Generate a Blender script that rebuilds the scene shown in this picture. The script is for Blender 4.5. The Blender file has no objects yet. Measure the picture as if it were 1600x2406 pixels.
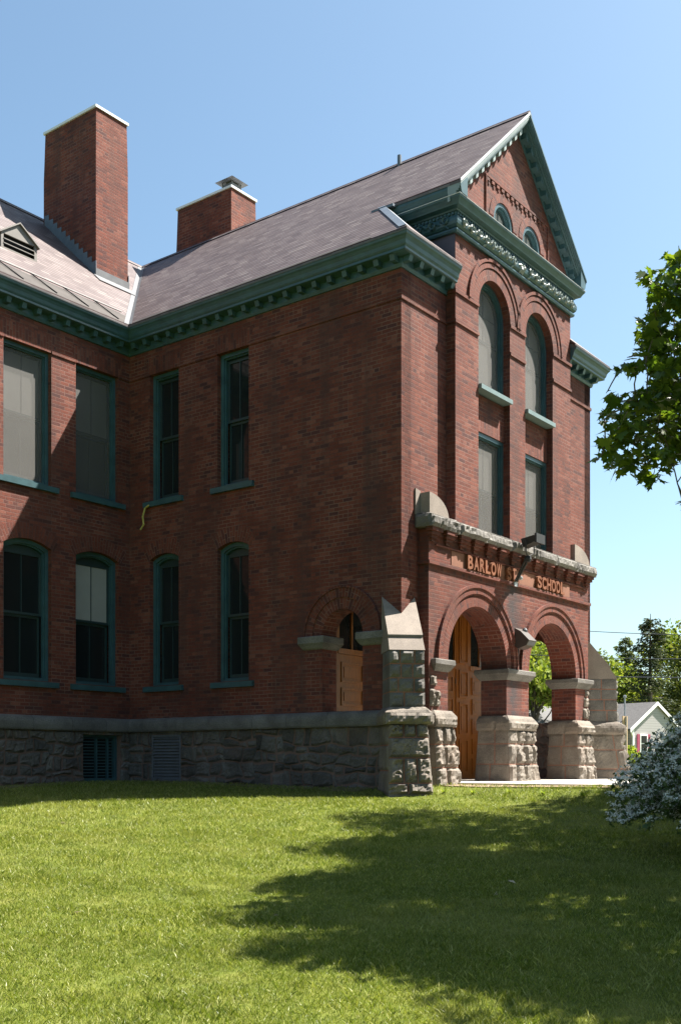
import bpy, bmesh, math, random
from mathutils import Vector, noise
random.seed(7)
R = math.radians
sc = bpy.context.scene

# ------------------------------------------------------------ camera, sky, sun, exposure
F_PX, CX, YH = 2581.8, 800.0, 1796.1           # focal length, principal column and horizon row, in the photo's pixels
RT = (0.60712441, -0.79460679)                 # camera right  in world XY
FW = (0.79460679, 0.60712441)                  # camera forward in world XY
CAM = (-15.73645, -10.69915)
cam = bpy.data.cameras.new('camera')
cam.sensor_fit = 'HORIZONTAL'; cam.sensor_width = 36.0
cam.lens = F_PX / 1600 * 36
cam.shift_y = (YH - 1203) / 1600
cam.clip_start = 0.1; cam.clip_end = 6000
camo = bpy.data.objects.new('camera', cam)
sc.collection.objects.link(camo)
camo.location = (CAM[0], CAM[1], 0)
camo.rotation_euler = (R(90), 0, math.atan2(-FW[0], FW[1]))
sc.camera = camo

LIGHT = Vector((-1.0, 0.68, -1.773)).normalized()
w = bpy.data.worlds.new('World'); sc.world = w; w.use_nodes = True
nt = w.node_tree; nt.nodes.clear()
sky = nt.nodes.new('ShaderNodeTexSky'); sky.sky_type = 'NISHITA'; sky.sun_disc = False
sky.sun_elevation = math.asin(-LIGHT.z)
sky.sun_rotation = math.atan2(-LIGHT.x, -LIGHT.y)
sky.air_density = 1.0; sky.dust_density = 1.8; sky.ozone_density = 0.7; sky.altitude = 100
bg = nt.nodes.new('ShaderNodeBackground'); bg.inputs[1].default_value = 0.05
wo = nt.nodes.new('ShaderNodeOutputWorld')
tn = nt.nodes.new('ShaderNodeMix'); tn.data_type = 'RGBA'; tn.blend_type = 'MULTIPLY'; tn.inputs[0].default_value = 1.0
tn.inputs[7].default_value = (0.92, 1.055, 1.02, 1)
nt.links.new(sky.outputs[0], tn.inputs[6]); nt.links.new(tn.outputs[2], bg.inputs[0]); nt.links.new(bg.outputs[0], wo.inputs[0])
sl = bpy.data.lights.new('sun', 'SUN'); sl.energy = 5.0; sl.angle = R(0.53); sl.color = (1.0, 0.94, 0.85)
so = bpy.data.objects.new('sun', sl); sc.collection.objects.link(so)
so.rotation_euler = LIGHT.to_track_quat('-Z', 'Y').to_euler()
sc.view_settings.view_transform = 'Standard'; sc.view_settings.look = 'None'
sc.view_settings.exposure = 2.08; sc.view_settings.gamma = 1.0
sc.cycles.max_bounces = 6; sc.cycles.transparent_max_bounces = 12

# ------------------------------------------------------------ helpers
COL = sc.collection
def at(px, py, d):
    """point seen at photo pixel (px,py), d metres in front of the camera"""
    r = (px - CX) / F_PX * d; z = (YH - py) / F_PX * d
    return Vector((CAM[0] + r*RT[0] + d*FW[0], CAM[1] + r*RT[1] + d*FW[1], z))
def loc(rt, d, z=0.0):
    return Vector((CAM[0] + rt*RT[0] + d*FW[0], CAM[1] + rt*RT[1] + d*FW[1], z))
def camspace(x, y):
    dx, dy = x - CAM[0], y - CAM[1]
    return dx*RT[0] + dy*RT[1], dx*FW[0] + dy*FW[1]
def interp(t, tab):
    if t <= tab[0][0]: return tab[0][1]
    for (a, va), (b, vb) in zip(tab, tab[1:]):
        if t <= b:
            k = (t - a)/(b - a); return va + (vb - va)*k
    return tab[-1][1]
GT = [(-40, -1.75), (2, -1.62), (6, -1.5), (10, -1.22), (14, -0.86), (17, -0.62), (19, -0.5), (20.5, -0.42), (22, -0.37), (26, -0.37), (34, -0.42), (60, -0.45), (4000, -0.45)]
def gz(x, y):
    rt, d = camspace(x, y)
    z = interp(d, GT)
    if -30 < y < 1.5 and x < 12:
        b = max(0, min(1, (x+1.0)/2.0)); b = b*b*(3-2*b)
        z = max(z, z + (-.375 - .03*max(0, -y-4) - z)*b)
    if -30 < d < 40 and abs(rt) < 60:
        z += 0.035*noise.noise(Vector((x*0.35, y*0.35, 3.1))) * max(0, min(1, (20.5 - d)/4))
    return z

class MB:
    def __init__(s): s.v = []; s.f = []; s.m = []; s.uv = {}
    def vert(s, p): s.v.append(tuple(p)); return len(s.v)-1
    def face(s, pts, m=0, uv=None):
        i = len(s.v); s.v.extend(tuple(p) for p in pts)
        if uv: s.uv[len(s.f)] = uv
        s.f.append(tuple(range(i, i+len(pts)))); s.m.append(m)
    def box(s, x0, x1, y0, y1, z0, z1, m=0):
        i = len(s.v)
        s.v += [(x0,y0,z0),(x1,y0,z0),(x1,y1,z0),(x0,y1,z0),(x0,y0,z1),(x1,y0,z1),(x1,y1,z1),(x0,y1,z1)]
        for f in ((0,3,2,1),(4,5,6,7),(0,1,5,4),(1,2,6,5),(2,3,7,6),(3,0,4,7)):
            s.f.append(tuple(i+k for k in f)); s.m.append(m)
    def hexa(s, p, m=0):          # 8 points: bottom 4, top 4
        i = len(s.v); s.v += [tuple(q) for q in p]
        for f in ((0,3,2,1),(4,5,6,7),(0,1,5,4),(1,2,6,5),(2,3,7,6),(3,0,4,7)):
            s.f.append(tuple(i+k for k in f)); s.m.append(m)
    def prism(s, lo, hi, m=0):    # two equal loops
        n = len(lo); i = len(s.v)
        s.v += [tuple(q) for q in lo] + [tuple(q) for q in hi]
        s.f.append(tuple(i+k for k in reversed(range(n)))); s.m.append(m)
        s.f.append(tuple(i+n+k for k in range(n))); s.m.append(m)
        for k in range(n):
            j = (k+1) % n
            s.f.append((i+k, i+j, i+n+j, i+n+k)); s.m.append(m)
    def tube(s, pts, rad, n=6, m=0):
        pts = [Vector(p) for p in pts]
        rr = rad if isinstance(rad, (list, tuple)) else [rad]*len(pts)
        i = len(s.v)
        for k, p in enumerate(pts):
            t = (pts[min(k+1, len(pts)-1)] - pts[max(k-1, 0)]).normalized()
            a = t.orthogonal().normalized() if k == 0 else (a - t*a.dot(t)).normalized()
            b = t.cross(a)
            for j in range(n):
                q = 2*math.pi*j/n
                s.v.append(tuple(p + (a*math.cos(q) + b*math.sin(q))*rr[k]))
        for k in range(len(pts)-1):
            for j in range(n):
                j2 = (j+1) % n
                s.f.append((i+k*n+j, i+k*n+j2, i+(k+1)*n+j2, i+(k+1)*n+j)); s.m.append(m)
        s.f.append(tuple(i+j for j in reversed(range(n)))); s.m.append(m)
        s.f.append(tuple(i+(len(pts)-1)*n+j for j in range(n))); s.m.append(m)
    def lathe(s, c, prof, n=12, m=0):
        i = len(s.v)
        for r, z in prof:
            for j in range(n):
                q = 2*math.pi*j/n
                s.v.append((c[0]+r*math.cos(q), c[1]+r*math.sin(q), c[2]+z))
        for k in range(len(prof)-1):
            for j in range(n):
                j2 = (j+1) % n
                s.f.append((i+k*n+j, i+k*n+j2, i+(k+1)*n+j2, i+(k+1)*n+j)); s.m.append(m)
    def sweep(s, path, prof, m=0):
        """profile (d outward to the right of the path, z) swept along a plan path with mitred corners"""
        P = [Vector(p) for p in path]; n = len(P); k = len(prof); i = len(s.v)
        for a in range(n):
            if a == 0: d = (P[1]-P[0]).normalized(); off = Vector((d.y, -d.x))
            elif a == n-1: d = (P[-1]-P[-2]).normalized(); off = Vector((d.y, -d.x))
            else:
                d1 = (P[a]-P[a-1]).normalized(); d2 = (P[a+1]-P[a]).normalized()
                n1 = Vector((d1.y, -d1.x)); n2 = Vector((d2.y, -d2.x))
                off = (n1+n2); off = off/ (off.length_squared) * 2
                off = (n1+n2)/(1+n1.dot(n2))
            for (dd, z) in prof: s.v.append((P[a].x+off.x*dd, P[a].y+off.y*dd, z))
        for a in range(n-1):
            for b in range(k-1):
                s.f.append((i+a*k+b, i+(a+1)*k+b, i+(a+1)*k+b+1, i+a*k+b+1)); s.m.append(m)
        s.f.append(tuple(i+b for b in range(k))); s.m.append(m)
        s.f.append(tuple(i+(n-1)*k+b for b in reversed(range(k)))); s.m.append(m)
    def mesh(s, v, f, m=0):
        i = len(s.v); s.v += [tuple(q) for q in v]
        for q in f: s.f.append(tuple(i+k for k in q)); s.m.append(m)
    def build(s, name, mats, parent=None, smooth=False, label=None, noise_rot=None):
        me = bpy.data.meshes.new(name)
        o0 = parent_origin(parent)
        me.from_pydata([(p[0]-o0[0], p[1]-o0[1], p[2]-o0[2]) for p in s.v], [], s.f)
        if not isinstance(mats, (list, tuple)): mats = [mats]
        for q in mats: me.materials.append(q)
        if len(mats) > 1: me.polygons.foreach_set('material_index', s.m)
        if len(s.f) < 60000:
            uvl = me.uv_layers.new(name='UVMap').data
            V = s.v
            for pi, p in enumerate(me.polygons):
                ex = s.uv.get(pi)
                nx, ny, nz = abs(p.normal.x), abs(p.normal.y), abs(p.normal.z)
                for k, li in enumerate(p.loop_indices):
                    if ex: uvl[li].uv = ex[k]; continue
                    q = V[me.loops[li].vertex_index]
                    if nz > 0.75: uvl[li].uv = (q[0], q[1])
                    elif nx > ny: uvl[li].uv = (q[1], q[2])
                    else: uvl[li].uv = (q[0]+0.107, q[2])
        if smooth: me.polygons.foreach_set('use_smooth', [True]*len(me.polygons))
        me.update()
        o = bpy.data.objects.new(name, me); COL.objects.link(o)
        if parent: o.parent = parent
        if label: o['label'] = label
        return o
ORG = {}
def parent_origin(p):
    while p is not None:
        if p.name in ORG: return ORG[p.name]
        p = p.parent
    return (0, 0, 0)
def tag(o, label=None, cat=None, group=None, kind=None):
    if label: o['label'] = label
    if cat: o['category'] = cat
    if group: o['group'] = group
    if kind: o['kind'] = kind
    return o
def thing(name, label, cat, p=(0,0,0), group=None):
    o = bpy.data.objects.new(name, None); COL.objects.link(o); o.location = p
    o.empty_display_size = 0.3
    ORG[o.name] = tuple(p)
    return tag(o, label, cat, group)

# wall frames: (u along wall, v up, w outward) -> world
def FY(y0): return lambda u, v, w: (u, y0 - w, v)          # faces -Y
def FXn(x0): return lambda u, v, w: (x0 - w, u, v)         # faces -X
def FXp(x0): return lambda u, v, w: (x0 + w, u, v)         # faces +X
def fill(outline, holes, w0, w1):
    """solid plate between w0 (back) and w1 (front) with holes; local (u,v,w)"""
    cu = bpy.data.curves.new('tmp', 'CURVE'); cu.dimensions = '2D'; cu.fill_mode = 'BOTH'
    cu.extrude = (w1-w0)/2
    for lp in [outline] + list(holes):
        sp = cu.splines.new('POLY'); sp.points.add(len(lp)-1); sp.use_cyclic_u = True
        for pt, q in zip(sp.points, lp): pt.co = (q[0], q[1], 0, 1)
    o = bpy.data.objects.new('tmp', cu); COL.objects.link(o)
    dg = bpy.context.evaluated_depsgraph_get()
    me = bpy.data.meshes.new_from_object(o.evaluated_get(dg))
    v = [(q.co.x, q.co.y, q.co.z + (w0+w1)/2) for q in me.vertices]
    f = [tuple(p.vertices) for p in me.polygons]
    bpy.data.objects.remove(o); bpy.data.curves.remove(cu); bpy.data.meshes.remove(me)
    return v, f
def plate(mb, fr, outline, holes, w0, w1, m=0):
    v, f = fill(outline, holes, w0, w1)
    mb.mesh([fr(*q) for q in v], f, m)
def rect(u0, u1, v0, v1): return [(u0,v0),(u1,v0),(u1,v1),(u0,v1)]
def arc(cu, cv, r, a0, a1, n=28, ry=None):
    return [(cu + r*math.cos(R(a0+(a1-a0)*k/n)), cv + (ry or r)*math.sin(R(a0+(a1-a0)*k/n))) for k in range(n+1)]
def opening(u0, u1, v0, v1, kind='flat', rise=0.1):
    """flat: rect; seg: v1 = crown with given rise; arch: v1 = spring line of a half circle"""
    if kind == 'flat': return rect(u0, u1, v0, v1)
    c = (u0+u1)/2
    if kind == 'arch':
        return [(u0, v0), (u1, v0)] + arc(c, v1, (u1-u0)/2, 0, 180)
    h = (u1-u0)/2; rr = (h*h + rise*rise)/(2*rise); a = math.degrees(math.asin(h/rr))
    return [(u0, v0), (u1, v0)] + arc(c, v1-rr, rr, 90-a, 90+a, 12)
def inset(u0, u1, v0, v1, kind, t, rise=0.1, tb=None):
    tb = t if tb is None else tb
    if kind == 'flat': return opening(u0+t, u1-t, v0+tb, v1-t)
    if kind == 'arch': return opening(u0+t, u1-t, v0+tb, v1, 'arch')
    return opening(u0+t, u1-t, v0+tb, v1-t, 'seg', rise*0.85)
def ring(mb, fr, cu, cv, r0, r1, w0, w1, a0=0, a1=180, n=48, legs=0.0, m=0):
    """voussoir ring with radial brick UVs; legs: straight continuation down by that length"""
    st = []
    if legs and a0 == 0: st.append((r0, cv-legs, r1, 0, 'R'))
    pts = []
    for k in range(n+1):
        a = R(a0 + (a1-a0)*k/n)
        pts.append(((cu+r0*math.cos(a), cv+r0*math.sin(a)), (cu+r1*math.cos(a), cv+r1*math.sin(a)), a*(r0+r1)/2))
    if legs:
        pts.insert(0, ((cu+r0, cv-legs), (cu+r1, cv-legs), -legs))
        pts.append(((cu-r0, cv-legs), (cu-r1, cv-legs), R(a1)*(r0+r1)/2+legs))
    for (i0, o0, s0), (i1, o1, s1) in zip(pts, pts[1:]):
        dr = r1-r0
        mb.face([fr(*i0,w1), fr(*o0,w1), fr(*o1,w1), fr(*i1,w1)], m, [(0.005,s0),(0.005+dr,s0),(0.005+dr,s1),(0.005,s1)])
        mb.face([fr(*o0,w0), fr(*o1,w0), fr(*o1,w1), fr(*o0,w1)], m, [(0,s0),(0,s1),(w1-w0,s1),(w1-w0,s0)])
        mb.face([fr(*i0,w0), fr(*i0,w1), fr(*i1,w1), fr(*i1,w0)], m, [(0,s0),(w1-w0,s0),(w1-w0,s1),(0,s1)])
    for (i0, o0, s0) in (pts[0], pts[-1]):
        mb.face([fr(*i0,w0), fr(*o0,w0), fr(*o0,w1), fr(*i0,w1)], m)

def rockpanel(mb, p00, p10, p11, p01, rows, amp=0.04, gap=0.019, seed=0, mm=1, m=0, res=0.045, wmin=0.22, wmax=0.5, splits=None, lift=0.004, warp=0.0):
    """a wall panel of rock-faced blocks: p00..p10 bottom edge, p01..p11 top edge; rows = list of relative heights"""
    rnd = random.Random(seed)
    p00, p10, p11, p01 = map(Vector, (p00, p10, p11, p01))
    nrm = (p10-p00).cross(p01-p00).normalized()
    def P(u, v): return (p00*(1-u)+p10*u)*(1-v) + (p01*(1-u)+p11*u)*v
    mb.face([p00, p10, p11, p01], mm)
    W = ((p10-p00).length + (p11-p01).length)/2; H = ((p01-p00).length+(p11-p10).length)/2
    tot = sum(rows); v = 0
    for ri, rh in enumerate(rows):
        dv = rh/tot
        us = [0.0]
        if splits: us += list(splits[ri % len(splits)])
        else:
            while True:
                q = us[-1] + rnd.uniform(wmin, wmax)/W
                if q > 1 - 0.5*wmin/W: break
                us.append(q)
        us.append(1.0)
        for a, b in zip(us, us[1:]):
            gu = gap/2/W; gv = gap/2/H
            ua, ub = a + (gu if a > 0 else 0), b - (gu if b < 1 else 0)
            va, vb = v + (gv if v > 1e-6 else 0), v + dv - (gv if v+dv < 1-1e-6 else 0)
            nu = max(3, int((ub-ua)*W/res)); nv = max(3, int((vb-va)*H/res))
            sd = rnd.uniform(0, 100); am = amp*rnd.uniform(0.7, 1.25)
            tu, tv = rnd.uniform(-.5, .5), rnd.uniform(-.5, .5)
            i = len(mb.v)
            for y in range(nv+1):
                for x in range(nu+1):
                    s, t = x/nu, y/nv
                    q = P(ua+(ub-ua)*s, va+(vb-va)*t)
                    du = min(s, 1-s)*(ub-ua)*W; dv2 = min(t, 1-t)*(vb-va)*H
                    e = min(1.0, min(du, dv2)/0.032)
                    n1 = noise.noise(Vector((q.x*5+sd, q.y*5, q.z*5))); n2 = noise.noise(Vector((q.x*15+sd, q.y*15, q.z*15)))
                    n3 = noise.noise(Vector((q.x*34+sd, q.y*34, q.z*34)))
                    if warp:
                        w1 = noise.noise(Vector((q.x*3.1+7, q.y*3.1, q.z*3.1))); w2 = noise.noise(Vector((q.x*2.6, q.y*2.6, q.z*4.1+31)))
                        q = q + (p10-p00).normalized()*w1*warp*1.3 + (p01-p00).normalized()*w2*warp*(1 if 0 < v+dv*t < .93 else .3)
                    h = lift + am*(e**0.5)*(0.62 + 0.6*n1 + 0.45*(1-2*abs(n2)) + 0.22*n3 + 1.3*tu*(s-.5) + 1.3*tv*(t-.5))
                    mb.v.append(tuple(q + nrm*max(lift, h)))
            for y in range(nv):
                for x in range(nu):
                    k = i + y*(nu+1) + x
                    mb.f.append((k, k+1, k+nu+2, k+nu+1)); mb.m.append(m)
        v += dv

# ------------------------------------------------------------ materials
def newmat(name):
    m = bpy.data.materials.new(name); m.use_nodes = True
    nt = m.node_tree; nt.nodes.clear()
    out = nt.nodes.new('ShaderNodeOutputMaterial'); b = nt.nodes.new('ShaderNodeBsdfPrincipled')
    nt.links.new(b.outputs[0], out.inputs[0])
    return m, nt, b
class N:
    def __init__(s, nt): s.nt = nt
    def add(s, t, **k):
        n = s.nt.nodes.new(t)
        for a, b in k.items(): setattr(n, a, b)
        return n
    def link(s, a, b): s.nt.links.new(a, b)
    def noise(s, vec, scale, detail=4, rough=0.55, dist=0.0):
        n = s.add('ShaderNodeTexNoise'); n.inputs['Scale'].default_value = scale; n.inputs['Detail'].default_value = detail
        n.inputs['Roughness'].default_value = rough; n.inputs['Distortion'].default_value = dist
        if vec is not None: s.link(vec, n.inputs['Vector'])
        return n.outputs['Fac']
    def ramp(s, fac, stops, interp='LINEAR'):
        n = s.add('ShaderNodeValToRGB'); n.color_ramp.interpolation = interp
        e = n.color_ramp.elements
        while len(e) < len(stops): e.new(0.5)
        for q, (p, c) in zip(e, stops): q.position = p; q.color = (*c, 1) if len(c) == 3 else c
        s.link(fac, n.inputs[0]); return n.outputs[0]
    def mix(s, fac, a, b, mode='MIX'):
        n = s.add('ShaderNodeMix', data_type='RGBA', blend_type=mode)
        for sock, val in ((n.inputs[0], fac), (n.inputs[6], a), (n.inputs[7], b)):
            if isinstance(val, (int, float)): sock.default_value = val
            elif isinstance(val, tuple): sock.default_value = (*val, 1) if len(val) == 3 else val
            else: s.link(val, sock)
        return n.outputs[2]
    def math(s, op, a, b=0.0, c=0.0):
        n = s.add('ShaderNodeMath', operation=op)
        for sock, val in zip(n.inputs, (a, b, c)):
            if isinstance(val, (int, float)): sock.default_value = val
            else: s.link(val, sock)
        return n.outputs[0]
    def bump(s, h, b, strength=0.3, dist=0.01):
        n = s.add('ShaderNodeBump'); n.inputs['Strength'].default_value = strength; n.inputs['Distance'].default_value = dist
        s.link(h, n.inputs['Height']); s.link(n.outputs[0], b.inputs['Normal'])
        return n
    def uv(s): return s.add('ShaderNodeUVMap').outputs[0]
    def pos(s): return s.add('ShaderNodeNewGeometry').outputs['Position']
    def island(s): return s.add('ShaderNodeNewGeometry').outputs['Random Per Island']
    def obj(s): return s.add('ShaderNodeTexCoord').outputs['Object']

def brick_mat(name, stain=None, w=0.212, h=0.0705, mort=0.0145, dark=0.0, soldier=False, light=0.525):
    m, nt, b = newmat(name); n = N(nt)
    uv = n.uv()
    # bricks are a little uneven: jitter the lookup slightly
    nz = n.add('ShaderNodeTexNoise'); nz.inputs['Scale'].default_value = 3.0; n.link(uv, nz.inputs['Vector'])
    vm = n.add('ShaderNodeVectorMath', operation='SCALE'); n.link(nz.outputs['Color'], vm.inputs[0]); vm.inputs['Scale'].default_value = 0.016
    va = n.add('ShaderNodeVectorMath', operation='ADD'); n.link(uv, va.inputs[0]); n.link(vm.outputs[0], va.inputs[1])
    def bt(vec):
        t = n.add('ShaderNodeTexBrick'); n.link(vec, t.inputs['Vector'])
        t.offset = 0.5; t.offset_frequency = 2; t.squash = 0.5; t.squash_frequency = 7
        t.inputs['Color1'].default_value = (0,0,0,1); t.inputs['Color2'].default_value = (1,1,1,1); t.inputs['Mortar'].default_value = (.5,.5,.5,1)
        t.inputs['Scale'].default_value = 1; t.inputs['Mortar Size'].default_value = mort/2; t.inputs['Mortar Smooth'].default_value = 0.25
        t.inputs['Bias'].default_value = 0; t.inputs['Brick Width'].default_value = w; t.inputs['Row Height'].default_value = h
        return t
    vec = va.outputs[0]
    if soldier:
        mp = n.add('ShaderNodeMapping'); mp.inputs['Rotation'].default_value = (0, 0, R(90)); n.link(vec, mp.inputs['Vector']); vec = mp.outputs[0]
    t = bt(vec)
    pos = n.pos()
    k = light
    c = n.ramp(t.outputs['Color'], [(0.0, (.130*k,.050*k,.046*k)), (0.10, (.170*k,.060*k,.050*k)), (0.26, (.225*k,.066*k,.045*k)), (0.6, (.26*k,.074*k,.048*k)), (0.85, (.30*k,.090*k,.058*k)), (1.0, (.345*k,.130*k,.092*k))])
    fine = n.noise(pos, 38, 4, 0.65)
    c = n.mix(0.6, c, n.ramp(fine, [(0.25, (.5,.48,.5)), (0.75, (1.25,1.25,1.22))]), 'MULTIPLY')
    mid = n.noise(pos, 7.5, 3, 0.6)
    c = n.mix(0.3, c, n.ramp(mid, [(0.3, (.66,.62,.64)), (0.7, (1.16,1.14,1.1))]), 'MULTIPLY')
    patch = n.noise(pos, 0.55, 5, 0.6)
    c = n.mix(0.55, c, n.ramp(patch, [(0.30, (.58,.52,.52)), (0.52, (1.0,.98,.98)), (0.75, (1.16,1.10,1.06))]), 'MULTIPLY')
    mo = n.ramp(n.noise(pos, 1.1, 3), [(0.38, (.075,.036,.030)), (0.62, (.170,.098,.080))])
    c = n.mix(n.math('MULTIPLY', t.outputs['Fac'], 0.85), c, mo)
    # soot washed down the wall in vertical streaks
    mp = n.add('ShaderNodeMapping'); mp.inputs['Scale'].default_value = (2.2, 2.2, 0.16); n.link(pos, mp.inputs['Vector'])
    st = n.noise(mp.outputs[0], 1.0, 4, 0.6)
    c = n.mix(n.ramp(st, [(0.48, (0,0,0)), (0.70, (.6,.6,.6))]), c, (.060,.032,.028))
    if dark: c = n.mix(dark, c, (.05,.025,.022))
    if stain:
        sx = n.add('ShaderNodeSeparateXYZ'); n.link(pos, sx.inputs[0])
        g_ = n.math('DIVIDE', n.math('ABSOLUTE', n.math('SUBTRACT', sx.outputs[0], stain[0])), stain[1])
        g_ = n.math('MULTIPLY', n.math('MAXIMUM', n.math('SUBTRACT', 1.0, g_), 0.0), n.ramp(n.noise(pos, 5, 4, .7), [(.3, (.35,.35,.35)), (.6, (1,1,1))]))
        c = n.mix(n.math('MULTIPLY', g_, 1.1), c, (.040,.036,.038))
    n.link(c, b.inputs['Base Color'])
    b.inputs['Roughness'].default_value = 0.88; b.inputs['Specular IOR Level'].default_value = 0.25
    hgt = n.math('ADD', n.math('MULTIPLY', n.math('SUBTRACT', 1.0, t.outputs['Fac']), 1.0), n.math('MULTIPLY', fine, 0.7))
    hgt = n.math('ADD', hgt, n.math('MULTIPLY', t.outputs['Color'], 0.35))
    n.bump(hgt, b, 0.55, 0.012)
    return m
BRICK = brick_mat('weathered red brick')
BRICK_P = brick_mat('water stained porch brick', stain=(3.62, .42))
SOLDIER = brick_mat('soldier course brick', soldier=True)
CHIM = brick_mat('chimney brick', light=.56)

def stone_mat(name, base, vary=0.35, stain=0.35, fine=60, bump=0.4, rough=0.85, tint=None, isv=1.0):
    base = tuple(q*.80 for q in base); tint = tuple(q*.8 for q in tint) if tint else None
    m, nt, b = newmat(name); n = N(nt); pos = n.pos()
    sp = n.noise(pos, fine, 3, 0.7)
    lo = tuple(q*(1-vary) for q in base); hi = tuple(q*(1+vary) for q in base)
    c = n.ramp(sp, [(0.3, lo), (0.7, hi)])
    isl = n.island()
    c = n.mix(0.5, c, n.ramp(isl, [(0, (.8*isv,.78*isv,.76*isv)), (1, (1.12/isv,1.1/isv,1.06/isv))]), 'MULTIPLY')
    p2 = n.noise(pos, 2.3, 5, 0.6)
    c = n.mix(stain, c, n.ramp(p2, [(0.35, (.45,.43,.42)), (0.62, (1.1,1.08,1.05))]), 'MULTIPLY')
    if tint: c = n.mix(n.ramp(n.noise(pos, 1.3, 4), [(0.5,(0,0,0)),(0.75,(.5,.5,.5))]), c, tint)
    n.link(c, b.inputs['Base Color']); b.inputs['Roughness'].default_value = rough; b.inputs['Specular IOR Level'].default_value = 0.3
    n.bump(n.math('ADD', n.noise(pos, 18, 6, 0.7), n.math('MULTIPLY', sp, .4)), b, bump, 0.02)
    return m
GRANITE = stone_mat('grey granite', (.215,.19,.165), vary=.4, stain=.6, tint=(.20,.14,.105))
GRANITE_S = stone_mat('smooth dressed granite', (.28,.24,.21), vary=.22, stain=.35, bump=.15)
GRANITE_D = stone_mat('stained and shade toned granite', (.175,.167,.158), vary=.4, stain=.6, tint=(.07,.062,.055))  # dark mottled granite; on the buttress shafts it also paints in shade
MORTAR = stone_mat('red mortar', (.33,.15,.10), vary=.15, fine=30, bump=.2)
RUBST = stone_mat('dark rubble stone', (.120,.110,.100), vary=.35, stain=.65, fine=45, bump=.8, tint=(.15,.105,.085), isv=.62)
MORTAR_D = stone_mat('dirty pink mortar', (.20,.128,.105), vary=.2, stain=.5, fine=30, bump=.3)
CONCRETE = stone_mat('concrete paving', (.60,.56,.50), vary=.08, stain=.15, fine=25, bump=.1)
TERRA = stone_mat('terracotta tile', (.25,.115,.075), vary=.12, stain=.25, fine=40, bump=.1)
TERRA2 = stone_mat('orange terracotta letters', (.22,.080,.036), vary=.25, stain=.3, fine=40, bump=.1)

def rubble_mat():
    m, nt, b = newmat('rubble stone'); n = N(nt); uv = n.uv(); pos = n.pos()
    nz = n.add('ShaderNodeTexNoise'); nz.inputs['Scale'].default_value = 5.5; nz.inputs['Detail'].default_value = 5; n.link(uv, nz.inputs['Vector'])
    vm = n.add('ShaderNodeVectorMath', operation='SCALE'); n.link(nz.outputs['Color'], vm.inputs[0]); vm.inputs['Scale'].default_value = 0.16
    va = n.add('ShaderNodeVectorMath', operation='ADD'); n.link(uv, va.inputs[0]); n.link(vm.outputs[0], va.inputs[1])
    mp = n.add('ShaderNodeMapping'); mp.inputs['Scale'].default_value = (3.1, 5.8, 1); n.link(va.outputs[0], mp.inputs['Vector'])
    vd = n.add('ShaderNodeTexVoronoi', feature='DISTANCE_TO_EDGE'); vd.inputs['Scale'].default_value = 1; n.link(mp.outputs[0], vd.inputs['Vector'])
    vc = n.add('ShaderNodeTexVoronoi', feature='F1'); vc.inputs['Scale'].default_value = 1; n.link(mp.outputs[0], vc.inputs['Vector'])
    c = n.ramp(vc.outputs['Color'], [(0.1, (.10,.105,.11)), (0.5, (.16,.162,.165)), (0.9, (.24,.235,.225))])
    c = n.mix(0.6, c, n.ramp(n.noise(pos, 9, 6, .65), [(0.3,(.5,.5,.5)), (0.7,(1.2,1.2,1.2))]), 'MULTIPLY')
    ed = n.math('MULTIPLY', n.ramp(vd.outputs['Distance'], [(0.015, (1,1,1)), (0.07, (0,0,0))]), n.ramp(n.noise(pos, 2.1, 4), [(0.35,(.25,.25,.25)),(0.65,(.9,.9,.9))]))
    c = n.mix(ed, c, (.19,.118,.10))
    n.link(c, b.inputs['Base Color']); b.inputs['Roughness'].default_value = .9
    h = n.math('ADD', n.ramp(vd.outputs['Distance'], [(0.0,(0,0,0)), (0.16,(1,1,1))]), n.math('MULTIPLY', n.noise(pos, 14, 6, .7), .9))
    n.bump(h, b, .9, .04)
    return m
RUBBLE = rubble_mat()

def paint_mat(name, col, rough=0.42, wear=0.35, spec=.5):
    m, nt, b = newmat(name); n = N(nt); pos = n.pos()
    c = n.mix(wear, col, n.ramp(n.noise(pos, 5, 5, .6), [(0.3, tuple(q*.55 for q in col)), (0.7, tuple(q*1.3 for q in col))]))
    n.link(c, b.inputs['Base Color']); b.inputs['Roughness'].default_value = rough; b.inputs['Specular IOR Level'].default_value = spec
    n.bump(n.noise(pos, 40, 3), b, .08, .004)
    return m
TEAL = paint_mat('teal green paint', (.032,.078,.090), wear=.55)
TEAL_LIT = paint_mat('sunlit teal paint', (.21,.25,.24), wear=.3)  # paler teal for sunlit parts: the sunlight is put into the colour
SILLM = paint_mat('sunlit teal sill paint', (.14,.19,.185), wear=.3)  # bay sills: teal lightened to imitate the sun on them
SASHM = paint_mat('dark green sash paint', (.018,.036,.038), wear=.3)
WHITE = paint_mat('white painted metal', (.66,.67,.68), rough=.35, wear=.12)
HWHITE = paint_mat('white house trim', (.78,.78,.76), rough=.5, wear=.08)
GALV = paint_mat('galvanised metal', (.11,.115,.125), rough=.6, wear=.4, spec=.2)
LEAD = paint_mat('lead flashing', (.11,.135,.17), rough=.5, wear=.45)
VENTM = paint_mat('weathered roof vent metal', (.13,.118,.105), rough=.55, wear=.4)
APRON = paint_mat('dull zinc eave strip', (.075,.068,.065), rough=.75, wear=.4, spec=.08)
BLACKM = paint_mat('black painted metal', (.008,.008,.009), rough=.6)
DARKM = paint_mat('dark bronze metal', (.045,.035,.03), rough=.4)
DULLM = paint_mat('grey steel', (.33,.34,.36), rough=.4)
SHADE = paint_mat('window blind', (.27,.265,.25), rough=.8, wear=.1)
MAROON = paint_mat('maroon shutter paint', (.32,.05,.10), rough=.5)
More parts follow.
